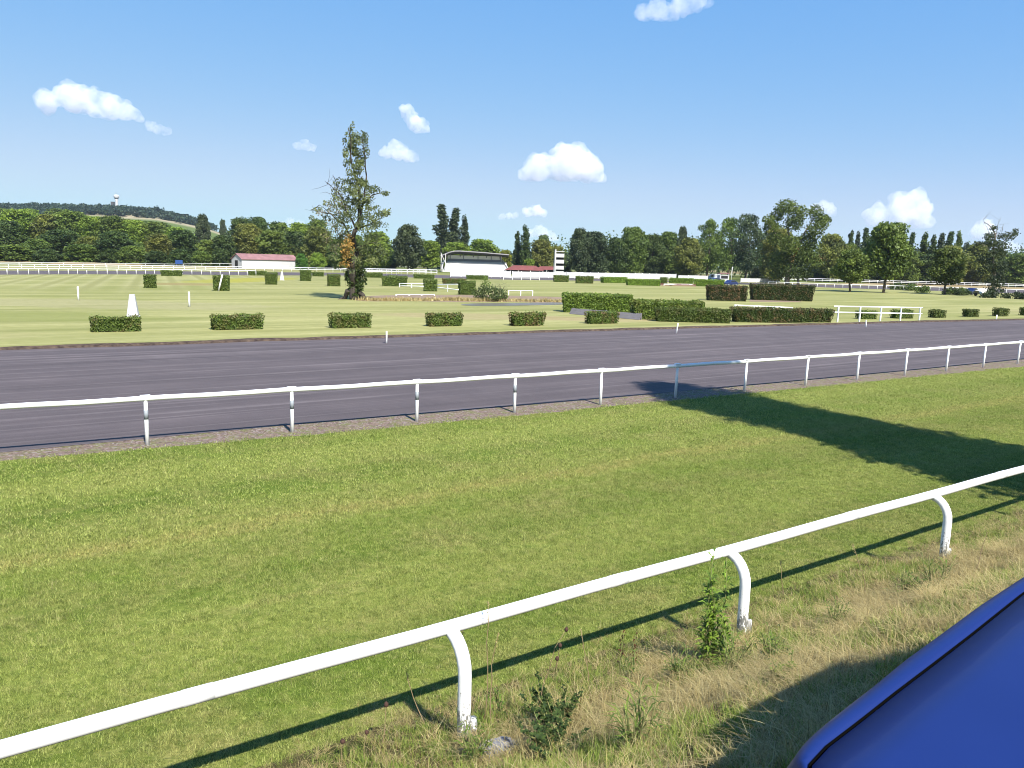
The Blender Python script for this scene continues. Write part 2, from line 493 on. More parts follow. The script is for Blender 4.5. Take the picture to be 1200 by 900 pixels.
# ------------------------------------------------------------------ world, sun, camera
SUN_EL = math.atan2(1.0, math.hypot(SUN[0], SUN[1])); SUN_ROT = math.atan2(SUN[0], SUN[1])
w = bpy.data.worlds.new('World'); scene.world = w; w.use_nodes = True
nt = w.node_tree; nt.nodes.clear()
sky = nt.nodes.new('ShaderNodeTexSky'); sky.sky_type = 'NISHITA'; sky.sun_disc = False
sky.sun_elevation = SUN_EL; sky.sun_rotation = SUN_ROT; sky.air_density = 1.0; sky.dust_density = 0; sky.ozone_density = 6; sky.altitude = 0
bg = nt.nodes.new('ShaderNodeBackground'); bg.inputs[1].default_value = .0535
out = nt.nodes.new('ShaderNodeOutputWorld'); sp = nt.nodes.new('ShaderNodeSeparateColor'); cb = nt.nodes.new('ShaderNodeCombineColor'); nt.links.new(sky.outputs[0], sp.inputs[0])
for i, (k, e) in enumerate(((1.28, .97), (2.55, .49), (6.7, .10))):      # camera response: softer towards the horizon
    v_ = mth(nt, 'MULTIPLY', mth(nt, 'POWER', sp.outputs[i], e), k)
    if i == 0: v_ = mth(nt, 'SMOOTH_MIN', v_, 5.1, 2.2)
    nt.links.new(v_, cb.inputs[i])
nt.links.new(cb.outputs[0], bg.inputs[0]); nt.links.new(bg.outputs[0], out.inputs[0])
sd = bpy.data.lights.new('sun', 'SUN'); sd.energy = 5.0; sd.angle = math.radians(.55); sd.color = (1, .955, .88)
so = bpy.data.objects.new('sun', sd); COL.objects.link(so); so.location = (60, -110, 150)
so.rotation_euler = Vector(SUN).to_track_quat('Z', 'Y').to_euler()
cd = bpy.data.cameras.new('camera'); cam = bpy.data.objects.new('camera', cd); COL.objects.link(cam)
cd.sensor_width = 36; cd.lens = F * 36 / 1200; cd.clip_start = .05; cd.clip_end = 30000
cam.matrix_world = Matrix.Translation((0, 0, EYE)) @ Matrix.Rotation(math.pi / 2 - PITCH, 4, 'X') @ Matrix.Rotation(ROLL, 4, 'Z')
scene.camera = cam
scene.view_settings.view_transform = 'Standard'; scene.view_settings.look = 'None'; scene.view_settings.gamma = 1
scene.view_settings.exposure = 1.08
cy = scene.cycles
cy.max_bounces = 16; cy.diffuse_bounces = 3; cy.glossy_bounces = 3; cy.transmission_bounces = 3; cy.volume_bounces = 14; cy.transparent_max_bounces = 8
cy.use_denoising = True; cy.pixel_filter_type = 'BLACKMAN_HARRIS'; cy.filter_width = 1.0; cy.use_adaptive_sampling = True; cy.adaptive_threshold = .015
cy.volume_step_rate = 1.0; cy.volume_max_steps = 128

# ------------------------------------------------------------------ ground sheet
def build_ground():
    rad = [0, 15, 30, 45, 60, 75, 90, 110, 130, 150, 170, 190, 210, 235, 262, 280, 300, 320, 345, 372, 400, 430, 465, 505, 550, 600, 655, 715, 780, 850, 930, 1010, 1090, 1170, 1250, 1320, 1400, 1480, 1560, 1700, 1900, 2200, 2600, 3000]
    ang = list(np.radians(np.concatenate([np.arange(-180, -50, 6), np.arange(-50, 50, .5), np.arange(50, 180, 6)])))
    V = [(0, 0, 0)]; colr = [(0, 0, 0, 0)]; mixf = [0.0]; Fs = []
    na = len(ang)
    for r in rad[1:]:
        for a in ang:
            x, y = r * math.sin(a), r * math.cos(a)
            z = tz(x, y) if y > 50 else 0.0
            if r > 1500: z = z if y > 50 else 0
            V.append((x, y, z))
            px = 600 + 930 * x / y if y > 10 else -999
            f = smooth(268, 300, r); r_ = r; r = y if y > 10 else 10
            nz = mnoise.noise(Vector((x * .012, y * .008, 3.3)))
            if r < 420: c = (.10, .12, .03) if nz > .05 else (.25, .195, .105)
            elif r < 900: c = (.22, .175, .085) if nz > .12 else ((.09, .115, .03) if nz > -.15 else (.13, .14, .05))
            elif 1245 < r < 1345: c = (.30, .255, .165)
            elif r < 1350: c = (.09, .12, .03)
            else: c = (.05, .065, .03)
            r = r_
            colr.append((*c, 1)); mixf.append(f)
    for k in range(na): Fs.append((0, 1 + (k + 1) % na, 1 + k))
    for i in range(len(rad) - 2):
        b = 1 + i * na
        for k in range(na):
            k2 = (k + 1) % na
            Fs.append((b + k, b + k2, b + na + k2, b + na + k))
    me = bpy.data.meshes.new('ground'); me.from_pydata(V, [], Fs)
    a = me.color_attributes.new('far', 'FLOAT_COLOR', 'POINT'); a.data.foreach_set('color', np.array(colr, dtype=np.float32).ravel())
    a = me.attributes.new('farmix', 'FLOAT', 'POINT'); a.data.foreach_set('value', np.array(mixf, dtype=np.float32))
    me.materials.append(M['ground']); me.polygons.foreach_set('use_smooth', [True] * len(me.polygons)); me.update()
    struct(link('ground', me))


build_ground()


def strip(name, mat, a_fn, b_fn, u0, u1, du, z, cross=1):
    """sheet between two lines given as n(u), with ragged borders."""
    us = np.arange(u0, u1 + du, du); V = []; Fs = []
    for u in us:
        na, nb = a_fn(u), b_fn(u)
        for k in range(cross + 1):
            p = un(u, na + (nb - na) * k / cross); V.append((p[0], p[1], z))
    w_ = cross + 1
    for i in range(len(us) - 1):
        for k in range(cross):
            a = i * w_ + k; Fs.append((a, a + w_, a + w_ + 1, a + 1))
    mb = MB(); mb.v = V; mb.f = Fs
    return struct(mb.build(name, mat))


def jig(u, s, a, seed): return a * mnoise.noise(Vector((u * s, seed, .5))) + .5 * a * mnoise.noise(Vector((u * s * 3.1, seed, 2.5)))


# borders across the course, n as a function of u
def line_n(p0, p1):
    a0, a1 = np.array(p0[:2]), np.array(p1[:2]); u0, n0 = a0 @ UD, a0 @ ND; u1, n1 = a1 @ UD, a1 @ ND
    return lambda u: n0 + (n1 - n0) * (u - u0) / (u1 - u0)


grass_far = lambda u: float(np.interp(u, [-20, 0.4, 7.9, 16.3, 29.5, 42.3, 120], [19.75, 19.6, 19.0, 18.6, 18.05, 17.6, 15.5]))
track_near = lambda u: float(np.interp(u, [-20, 0.5, 8.5, 17.4, 34.3, 120], [20.6, 20.5, 20.45, 19.85, 19.45, 17.6]))
FARPX = [(0, 410.5), (150, 406), (300, 400.5), (450, 396), (600, 391), (750, 386.5), (900, 382.5), (1050, 378.5), (1200, 375)]
_fp = [at(*p)[:2] for p in FARPX]
_fu = [p @ UD for p in _fp]; _fn = [p @ ND for p in _fp]
track_far = lambda u: float(np.interp(u, [-60] + _fu + [140], [_fn[0] + 1] + _fn + [_fn[-1] - 6]))

strip('turf', M['turf'], lambda u: 5.6, lambda u: grass_far(u) + jig(u, 1.3, .12, 3), -40, 110, .25, .008, 8)
strip('gravel_path', M['gravel'], lambda u: 16.0 - max(0, (u - 40) * .03), lambda u: track_near(u) + .3, -40, 110, 1.0, .004, 1)
strip('track', M['track'], lambda u: track_near(u) + jig(u, .8, .04, 9), lambda u: track_far(u) + jig(u, .35, .12, 5), -60, 140, .5, .012, 4)


def lip():
    mb = MB(); us = np.arange(-60, 140, .5); prof = [(0, .0), (.05, .10), (.45, .13), (1.3, .10), (2.6, .0)]
    for u in us:
        for dn, z in prof:
            k = jig(u, .35, .12, 5)
            p = un(u, track_far(u) + k + dn + (.35 * mnoise.noise(Vector((u * .6, dn, 8))) if dn > .4 else 0)); mb.v.append((p[0], p[1], z + (.02 * mnoise.noise(Vector((u, dn, 0))) if z else 0)))
    for i in range(len(us) - 1):
        for k in range(len(prof) - 1):
            a = i * len(prof) + k; mb.f.append((a, a + len(prof), a + len(prof) + 1, a + 1))
    me = mb.mesh('kerb_edge', M['lip'], True); me.materials.append(M['ground'])
    for p in me.polygons:
        if (p.index % (len(prof) - 1)) >= 2: p.material_index = 1
    struct(link('kerb_edge', me))


lip()

# earth bank the photographer stands on
def bank():
    us = np.arange(-26, 60, .25); ns = np.concatenate([np.arange(-9, 0, 1.0), np.arange(0, 6.7, .2)]); V = []; Fs = []
    for u in us:
        for n in ns:
            p = un(u, n); V.append((p[0], p[1], bank_z(u, n)))
    k = len(ns)
    for i in range(len(us) - 1):
        for j in range(k - 1): Fs.append((i * k + j, (i + 1) * k + j, (i + 1) * k + j + 1, i * k + j + 1))
    mb = MB(); mb.v = V; mb.f = Fs; struct(mb.build('bank', M['bank'], None, True))


bank()

# ------------------------------------------------------------------ scattered grass (stuff)
def blade_tuft(name, mat, nb, rad, h, wd, lean, rg, droop=.3, seg=2):
    polys = []; tone = []
    for i in range(nb):
        a = rg.uniform(0, 6.28); r = rad * math.sqrt(rg.uniform()); x, y = r * math.cos(a), r * math.sin(a)
        hh = h * rg.uniform(.5, 1.15); d = rg.uniform(0, 6.28); ln = lean * rg.uniform(.2, 1.3)
        dx, dy = math.cos(d), math.sin(d); wx, wy = -dy * wd / 2, dx * wd / 2
        pts = []
        for s in range(seg + 1):
            t = s / seg
            pts.append((x + dx * hh * ln * t ** 1.5, y + dy * hh * ln * t ** 1.5, hh * (t - droop * ln * t * t) - .005, 1 - .85 * t))
        tn = rg.uniform()
        for s in range(seg):
            p, q = pts[s], pts[s + 1]
            polys.append([(p[0] - wx * p[3], p[1] - wy * p[3], p[2]), (p[0] + wx * p[3], p[1] + wy * p[3], p[2]), (q[0] + wx * q[3], q[1] + wy * q[3], q[2]), (q[0] - wx * q[3], q[1] - wy * q[3], q[2])]); tone.append(tn)
    me = quads_mesh(name, np.array(polys), mat, np.array(tone))
    return bpy.data.objects.new(name, me)


def scatter(name, pts, rot, scl, idx, protos, label, cat):
    coll = bpy.data.collections.new(name + '_tufts')
    for p in protos: coll.objects.link(p)
    me = bpy.data.meshes.new(name); me.vertices.add(len(pts)); me.vertices.foreach_set('co', np.asarray(pts, dtype=np.float32).ravel())
    a = me.attributes.new('rot', 'FLOAT_VECTOR', 'POINT'); a.data.foreach_set('vector', np.asarray(rot, dtype=np.float32).ravel())
    a = me.attributes.new('scl', 'FLOAT', 'POINT'); a.data.foreach_set('value', np.asarray(scl, dtype=np.float32))
    a = me.attributes.new('idx', 'INT', 'POINT'); a.data.foreach_set('value', np.asarray(idx, dtype=np.int32))
    me.update()
    g = bpy.data.node_groups.new(name + '_nodes', 'GeometryNodeTree')
    g.interface.new_socket('Geometry', in_out='INPUT', socket_type='NodeSocketGeometry'); g.interface.new_socket('Geometry', in_out='OUTPUT', socket_type='NodeSocketGeometry')
    gi = g.nodes.new('NodeGroupInput'); go = g.nodes.new('NodeGroupOutput'); ip = g.nodes.new('GeometryNodeInstanceOnPoints')
    ci = g.nodes.new('GeometryNodeCollectionInfo'); ci.inputs[0].default_value = coll; ci.inputs[1].default_value = True; ci.inputs[2].default_value = True
    def na(n, t):
        q = g.nodes.new('GeometryNodeInputNamedAttribute'); q.data_type = t; q.inputs[0].default_value = n; return q.outputs[0]
    g.links.new(gi.outputs[0], ip.inputs['Points']); g.links.new(ci.outputs[0], ip.inputs['Instance']); ip.inputs['Pick Instance'].default_value = True
    g.links.new(na('idx', 'INT'), ip.inputs['Instance Index']); g.links.new(na('rot', 'FLOAT_VECTOR'), ip.inputs['Rotation']); g.links.new(na('scl', 'FLOAT'), ip.inputs['Scale'])
    g.links.new(ip.outputs[0], go.inputs[0])
    o = link(name, me); md = o.modifiers.new('scatter', 'NODES'); md.node_group = g
    tag(o, label, cat, None, 'stuff'); return o


def in_view(X, Y, margin=1.12):
    return (Y > 1.0) & (np.abs(X / np.maximum(Y, .1)) < .66 * margin + .02)


def build_grass():
    rg = np.random.default_rng(3)
    protos = [blade_tuft('turf_tuft', M['turf_blade'], 38, .11, .040, .0065, .9, rg) for _ in range(4)]
    protos += [blade_tuft('turf_tuft', M['turf_blade'], 30, .20, .046, .012, .9, rg, seg=1) for _ in range(3)]
    P = []; I = []; S = []
    for (n0, n1, dens, ids, sc) in ((5.9, 9.5, 240, (0, 4), 1.0), (9.5, 14, 130, (0, 4), 1.25), (12.5, 19.6, 60, (4, 7), 1.15)):
        A = (n1 - n0) * 60; k = int(A * dens)
        u = rg.uniform(-18, 42, k); n = rg.uniform(n0, n1, k); n = np.minimum(n, 100)
        keep = n < np.array([grass_far(q) for q in u]) - .02
        u, n = u[keep], n[keep]
        X = UD[0] * u + ND[0] * n; Y = UD[1] * u + ND[1] * n
        v = in_view(X, Y); X, Y = X[v], Y[v]
        k = len(X)
        z = np.full(k, .008)
        P.append(np.stack([X, Y, z], 1)); I.append(rg.integers(ids[0], ids[1], k)); S.append(sc * rg.uniform(.6, 1.2, k))
    P = np.concatenate(P); I = np.concatenate(I); S = np.concatenate(S); k = len(P)
    R = np.stack([rg.normal(0, .12, k), rg.normal(0, .12, k), rg.uniform(0, 6.28, k)], 1)
    scatter('turf_grass', P, R, S, I, protos, 'short mown green race turf with yellowish streaks between the two white rails', 'grass')
    # rough grass and straw on the bank
    protos = [blade_tuft('straw_tuft', M['straw_blade'], 26, .10, .20, .006, 1.3, rg, .35, 3) for _ in range(3)]
    protos += [blade_tuft('flat_straw', M['straw_blade'], 34, .16, .24, .006, 2.6, rg, .42, 3) for _ in range(3)]
    protos += [blade_tuft('green_tuft', M['green_blade'], 26, .09, .15, .008, .9, rg, .3, 3) for _ in range(3)]
    protos += [blade_tuft('tall_straw', M['straw_blade'], 9, .08, .46, .005, .35, rg, .2, 3) for _ in range(2)]
    P = []; I = []; S = []
    k = 64000; u = rg.uniform(-5, 26, k); n = rg.uniform(.6, 6.9, k)
    X = UD[0] * u + ND[0] * n; Y = UD[1] * u + ND[1] * n
    v = in_view(X, Y, 1.15); u, n, X, Y = u[v], n[v], X[v], Y[v]
    for i in range(len(u)):
        nz = mnoise.noise(Vector((u[i] * .55, n[i] * .7, 9.1))); n2 = mnoise.noise(Vector((u[i] * 1.6, n[i] * 1.6, 2.1)))
        edge = smooth(6.9, 5.7, n[i])
        left = smooth(4.2, 1.2, u[i])                  # greener, shorter towards the left
        if rg.uniform() > (.35 + .65 * edge) * (.60 if nz > -.1 else .8): continue
        z = max(bank_z(u[i], n[i]), .008)
        dry = .40 + 1.1 * nz + .9 * n2 - .55 * left - .45 * smooth(4.7, 5.6, n[i]) + .35 * math.exp(-((n[i] - 4.15) / .35) ** 2)
        q = rg.uniform()
        if dry > .62: t = rg.integers(3, 6) if q < .62 else (rg.integers(0, 3) if q < .93 else rg.integers(6, 9))
        elif dry > .3: t = rg.integers(0, 3) if q < .45 else (rg.integers(6, 9) if q < .75 else rg.integers(3, 6))
        else: t = rg.integers(6, 9) if q < .68 else rg.integers(0, 3)
        if q > .988 and n[i] < 5.9: t = rg.integers(9, 11)
        s = rg.uniform(.38, .92) * (.45 + .55 * edge) * (1 - .35 * left)
        t = t + 6 if t < 3 else (t - 3 if t < 9 else t)
        P.append((X[i], Y[i], z)); I.append(t); S.append(s)
    k = len(P); R = np.stack([rg.normal(0, .18, k), rg.normal(0, .18, k), rg.uniform(0, 6.28, k)], 1)
    scatter('bank_grass', P, R, S, I, protos, 'rough dry straw and green grass tufts on the bank in front of the car', 'grass')


build_grass()

# ------------------------------------------------------------------ near running rail
def near_rail():
    base = un(3.37, 5.39)
    root = empty('running_rail', (base[0], base[1], .28))
    inv = np.array([base[0], base[1], .28])
    # rail line surveyed at its centre height
    zc = 1.275; pts = [at(px, py, zc)[:2] for px, py in ((0, 877), (510, 741), (848, 644), (1090, 580), (1200, 549.5))]
    us = [p @ UD for p in pts]; ns = [p @ ND for p in pts]
    k = np.polyfit(us, ns, 1); rn = lambda u: k[0] * u + k[1]
    path = []
    for u in np.arange(-9, 44.1, 1.0):
        p = un(u, rn(u)); path.append((p[0] - inv[0], p[1] - inv[1], zc - inv[2] + .006 * math.sin(u * 1.5)))
    mb = MB(); mb.tube(path, .062, 20, True, .85); mb.build('rail', M['white'], root, True)
    for u in (-2.9, 1.25, 5.35, 9.45, 13.6, 18):
        a = un(u - .11, rn(u - .11)); b = un(u + .11, rn(u + .11)); zz = zc - inv[2] + .006 * math.sin(u * 1.5)
        MB().tube([(a[0] - inv[0], a[1] - inv[1], zz), (b[0] - inv[0], b[1] - inv[1], zz)], .0645, 20, True, .85).build('joint_sleeve', M['white'], root, True)
    for u in (-5.2, -.75, 3.37, 7.05, 11.5, 15.8, 20.2, 24.5, 28.8, 33.1, 37.4, 41.7):
        rnu = rn(u); fn = 5.41; gzv = bank_z(u, fn)
        g = []
        for t in np.linspace(0, 1, 14):        # gooseneck: upright then bending over the course
            if t < .55: n, z = fn, -.12 + (zc - gzv - .33 + .12) * t / .55
            else:
                a = (t - .55) / .45 * math.pi / 2; R = .30
                n = fn + (rnu - fn + .02) * (1 - math.cos(a)); z = zc - gzv - .33 + R * math.sin(a)
            q = un(u, n) - un(u, fn); g.append((q[0], q[1], z))
        q0 = un(u, fn)
        post = MB().tube(g, [.060] * 14, 14).build('post', M['post'], root, True)
        post.location = (q0[0] - inv[0], q0[1] - inv[1], gzv - inv[2])
        s = MB(); q = un(.075, -.02)
        s.tube([(q[0], q[1], -.05), (q[0], q[1], .17)], .042, 12)
        sl = s.build('ground_sleeve', M['post'], post, True)
    tag(root, 'thick white running rail on curved gooseneck posts crossing the foreground bank', 'rail')


near_rail()

# ------------------------------------------------------------------ rail on the near side of the track
def far_rail():
    px = [(173.3, 522), (342.7, 506.7), (485, 492.4), (603, 483.5), (705, 474.6), (793.7, 466.6), (873, 458.6), (943, 451.5), (1004, 445.7), (1058.5, 439.9), (1107.5, 435), (1152, 430.6), (1193, 426.3)]
    pts = [at(*p)[:2] for p in px]
    us = [p @ UD for p in pts]; k = np.polyfit(us, [p @ ND for p in pts], 2)
    sp = (us[-1] - us[0]) / 12
    allu = [us[0] - sp * j for j in (3, 2, 1)] + us + [us[-1] + sp * j for j in range(1, 9)]
    fn = lambda u: np.polyval(k, np.clip(u, -16, 48))
    b = un(us[0], fn(us[0])); root = empty('running_rail', (b[0], b[1], 0))
    path = [(*(un(u, fn(u)) - b), 1.11 + .008 * math.sin(u * 2.1)) for u in np.arange(allu[0] - 1, allu[-1] + 1, .9)]
    MB().tube(path, .062, 12).build('rail', M['white'], root, True)
    for i, u in enumerate(allu):
        q = un(u, fn(u)) - b; ln = [.0, .0, .0, 0, 0, .0, .0, .0, .02, .03, .05, .03, .05, .05, .05, .05][min(i, 15)]
        lx = ln * .8
        mb = MB(); mb.tube([(q[0], q[1], -.05), (q[0] + lx * .5, q[1], .55), (q[0] + lx, q[1], 1.07)], [.050, .047, .040], 10); p = mb.build('post', M['white'], root, True)
        MB().box((q[0] + lx, q[1], 1.175), (.22, .12, .035), .61).build('rail_bracket', M['white'], root, False, .008)
        if i in (3, 4, 5, 6):
            MB().tube([(q[0] + lx * .62, q[1], .62), (q[0] + lx * .8, q[1], .84)], .0495, 10).build('grey_band', M['grey_band'], p, True)
    tag(root, 'white running rail on straight posts along the near edge of the dark track', 'rail')


far_rail()

# ------------------------------------------------------------------ distant rails and fences
def rail_line(label, pts, n_posts, h=1.05, lower=None, r=.06, pr=.06, cat='rail', name='running_rail', group=None):
    """pts: world xy polyline"""
    P = [np.array(p[:2], float) for p in pts]; seg = [np.linalg.norm(P[i + 1] - P[i]) for i in range(len(P) - 1)]; T = sum(seg)
    def along(s):
        for i, l in enumerate(seg):
            if s <= l or i == len(seg) - 1: return P[i] + (P[i + 1] - P[i]) * (s / l)
            s -= l
    b = P[0]; zb = tz(b[0], b[1]); root = empty(name, (b[0], b[1], zb))
    def z(q): return tz(q[0], q[1]) - zb
    ks = np.linspace(0, T, max(2, int(T / 4)))
    q = [along(s) for s in ks]
    MB().tube([(*(p - b), h + z(p)) for p in q], r, 8).build('rail', M['white'], root, True)
    if lower: MB().tube([(*(p - b), lower + z(p)) for p in q], r * .9, 8).build('rail', M['white'], root, True)
    if n_posts > 100: n_posts = 100
    pm = MB().tube([(0, 0, -.05), (0, 0, h)], pr, 8).mesh('post', M['white'], True)
    for s in np.linspace(0, T, n_posts):
        p = along(s); o = link('post', pm, root); o.location = (*(p - b), z(p))
    tag(root, label, cat, group); return root


INNER = [(-160, 323), (0, 322.3), (100, 321.8), (200, 322), (300, 323), (400, 323.2), (500, 326), (600, 328.2), (700, 329.4), (800, 331), (900, 335), (1000, 338.5), (1100, 341.5), (1200, 345), (1330, 350)]
OUTER = [(-160, 316.2), (0, 316), (100, 316.3), (200, 317.0), (300, 318.0), (400, 319.0), (500, 321.3), (600, 323.4), (700, 325.2), (800, 327), (900, 329.5), (1000, 332.2), (1100, 335), (1200, 337.5), (1330, 341)]
inn = [at(*p) for p in INNER]; outr = [at(*p) for p in OUTER]
mb = MB()
for p, q in zip(inn, outr): mb.v += [(p[0] + (q[0] - p[0]) * .06, p[1] + (q[1] - p[1]) * .06, .01), (p[0] + (q[0] - p[0]) * .8, p[1] + (q[1] - p[1]) * .8, .01)]
for i in range(len(inn) - 1): mb.f.append((2 * i, 2 * i + 2, 2 * i + 3, 2 * i + 1))
o = struct(mb.build('far_track', M['track']))
rail_line('white running rail along the near side of the distant back straight on the left', inn[:5], 38, 1.1, r=.07, pr=.055)
rail_line('white running rail along the near side of the distant back straight on the right', inn[10:], 40, 1.1, r=.07, pr=.055)
rail_line('white double running rail on the outer side of the distant track, by the barn', outr[:7], 52, 1.25, .75, r=.08, pr=.06)
rail_line('white double running rail on the outer side of the distant track below the right wood', outr[10:], 48, 1.3, .75, r=.08, pr=.06)
o2 = [at(x, y - 3.2) for x, y in OUTER]
rail_line('thin white rail running just behind the double rail in front of the left wood', o2[:7], 30, 1.2, r=.055, pr=.05)
rail_line('thin white rail running just behind the double rail below the right wood', o2[9:], 30, 1.2, r=.055, pr=.05)
rail_line('white double rail fence behind the hedges, to the left of the grandstand', [at(x, y) for x, y in ((430, 321.5), (470, 321.8), (512, 322.6))], 14, 1.6, .9, r=.11, pr=.08, cat='fence', name='rail_fence')


# slatted white panel fence in front of the stand
def panel_fence(x0, x1, y0, y1, h, label):
    a, b = at(x0, y0), at(x1, y1); d = b[:2] - a[:2]; T = np.linalg.norm(d); d /= T; rz = math.atan2(d[1], d[0])
    root = empty('panel_fence', (a[0], a[1], 0), rz); n = max(2, int(T / 3.2)); w_ = T / n
    for i in range(n):
        MB().box((w_ * (i + .5), 0, h * .5 + .12 + .06 * mnoise.noise(Vector((i * 2.3, x0, 0)))), (w_ - .14, .06, h * (.95 + .1 * mnoise.noise(Vector((i * 1.7, x0, 3)))))).build('panel', M['wallwhite'], root)
    for i in range(n + 1):
        MB().box((w_ * i, 0, h * .55), (.12, .12, h * 1.1)).build('post', M['white_wood'], root)
    tag(root, label, 'fence')


panel_fence(528, 598, 324.6, 325.4, 1.9, 'white panel fence standing directly before the grandstand steps')
panel_fence(600, 663, 325.4, 326.2, 1.8, 'white panel fence below the red roofed pavilion and the judges tower')
panel_fence(664, 792, 326.2, 327.8, 1.9, 'long white panel fence under the dark trees right of the judges tower')
panel_fence(795, 829, 328.4, 329, 1.6, 'short white panel fence left of the parked blue vehicles')
panel_fence(868, 914, 331, 331.6, 1.3, 'white panel fence behind the tallest tree on the right')


def small_fence(label, base, top_y, n_posts, lower_y=None, r=.05, over=(0, 0)):
    a, b = at(*base[0]), at(*base[1]); root = empty('rail_fence', (a[0], a[1], 0)); v = b[:2] - a[:2]
    def zt(py, px, p): return atd(px, py, p[1])[2]
    ztop = [zt(top_y[0], base[0][0], a), zt(top_y[1], base[1][0], b)]
    zl = [zt(lower_y[0], base[0][0], a), zt(lower_y[1], base[1][0], b)] if lower_y else None
    t0, t1 = -over[0], 1 + over[1]
    f = lambda t, Z: (v[0] * t, v[1] * t, Z[0] + (Z[1] - Z[0]) * t)
    MB().tube([f(t, ztop) for t in np.linspace(t0, t1, 6)], r, 8, True, .7).build('rail', M['white_wood'], root, True)
    if zl: MB().tube([f(t, zl) for t in np.linspace(t0, t1, 6)], r, 8, True, .7).build('rail', M['white_wood'], root, True)
    for t in np.linspace(0, 1, n_posts):
        p = f(t, ztop); MB().box((p[0], p[1], p[2] / 2), (.11, .11, p[2] + .1), .5).build('post', M['white_wood'], root, False, .01)
    tag(root, label, 'fence')


small_fence('white two rail fence of five posts beside the track in front of small hedges', ((981, 379), (1077, 376.2)), (359, 360.6), 5, (366, 367.6), .055, (.05, .03))
small_fence('low white double rail standing behind the long brown topped hedge', ((860, 373), (927, 372.5)), (357.6, 360.6), 4, (365.6, 366.4), .055)
small_fence('low white two bar jump rail right of the broad green hedge, beyond the lone tree', ((468, 336.5), (497, 338)), (332.2, 332.6), 3, (335, 335.6), .07)
small_fence('white two bar jump rail between the two square hedges near the water', ((510, 340.5), (540, 343)), (333.4, 333.2), 3, (336.6, 340), .07)
small_fence('short white rail on three posts to the right of the waterside bush', ((596, 346), (624, 346.6)), (340.4, 340.6), 3, None, .06)
small_fence('very low white bar lying in the grass to the right of the lone tree', ((464, 346.6), (509, 346.6)), (345.2, 345.2), 4, None, .06)
small_fence('small white rail fence before the grandstand, behind the low hedges', ((590, 327.6), (632, 328.4)), (323.6, 324), 5, (325.6, 326), .07)
small_fence('pale timber rail at the foot of the green hedges left of the blue vehicles', ((778, 335), (812, 335.4)), (333, 333.4), 3, None, .10)


def post(px, yb, yt, label, w_=.07, lean=0.0):
    p = at(px, yb); h = (yb - yt) * p[1] / 930
    mb = MB().tube([(0, 0, -.05), (lean * .5, 0, h * .5), (lean, 0, h)], [w_, w_, w_ * .9], 10)
    o = mb.build('marker_post', M['white'], None, True); o.location = (p[0], p[1], 0); tag(o, label, 'post')


post(92, 352, 336, 'slim white post standing alone in the grass left of the cone marker', .085)
post(222, 359.5, 342, 'slim white post standing alone in the grass right of the cone marker', .085)
post(453, 402.5, 388, 'white track edge post below the clipped hedges in the middle', .045)
post(792.5, 391, 378.5, 'leaning white track edge post in front of the long dark hedge', .045, .08)
post(1014.5, 383.5, 375, 'short white track edge post below the five post white fence', .05)
post(1167.5, 375.5, 369, 'short white track edge post below the small hedge near the right edge', .06)
post(256, 341, 322, 'leaning white pole against a dark square hedge', .10, .55)
post(1114, 0 + 336, 324, 'plain white pole beside the right hand tree with the round crown', .09)
post(857, 330, 313, 'tall white flagpole stub among the parked blue vehicles', .10)


def pyramid(px, yb, yt, wb, wt, label):
    p = at(px, yb); s = p[1] / 930; h = (yb - yt) * s
    mb = MB().box((0, 0, h / 2), (wb * s, wb * s, h), .3, wt / wb); mb.box((0, 0, .03), (wb * s * 1.12, wb * s * 1.12, .06), .3)
    o = mb.build('cone_marker', M['wallwhite'], None, False, .03); o.location = (p[0], p[1], 0); tag(o, label, 'marker')


pyramid(156, 371, 345, 12.6, 5.5, 'tall white tapered marker standing behind the leftmost clipped hedge')
pyramid(330.5, 328.5, 318.3, 5, 1.8, 'small white tapered marker in front of the barn')

# ------------------------------------------------------------------ hedges
HG = (.098, .146, .033)


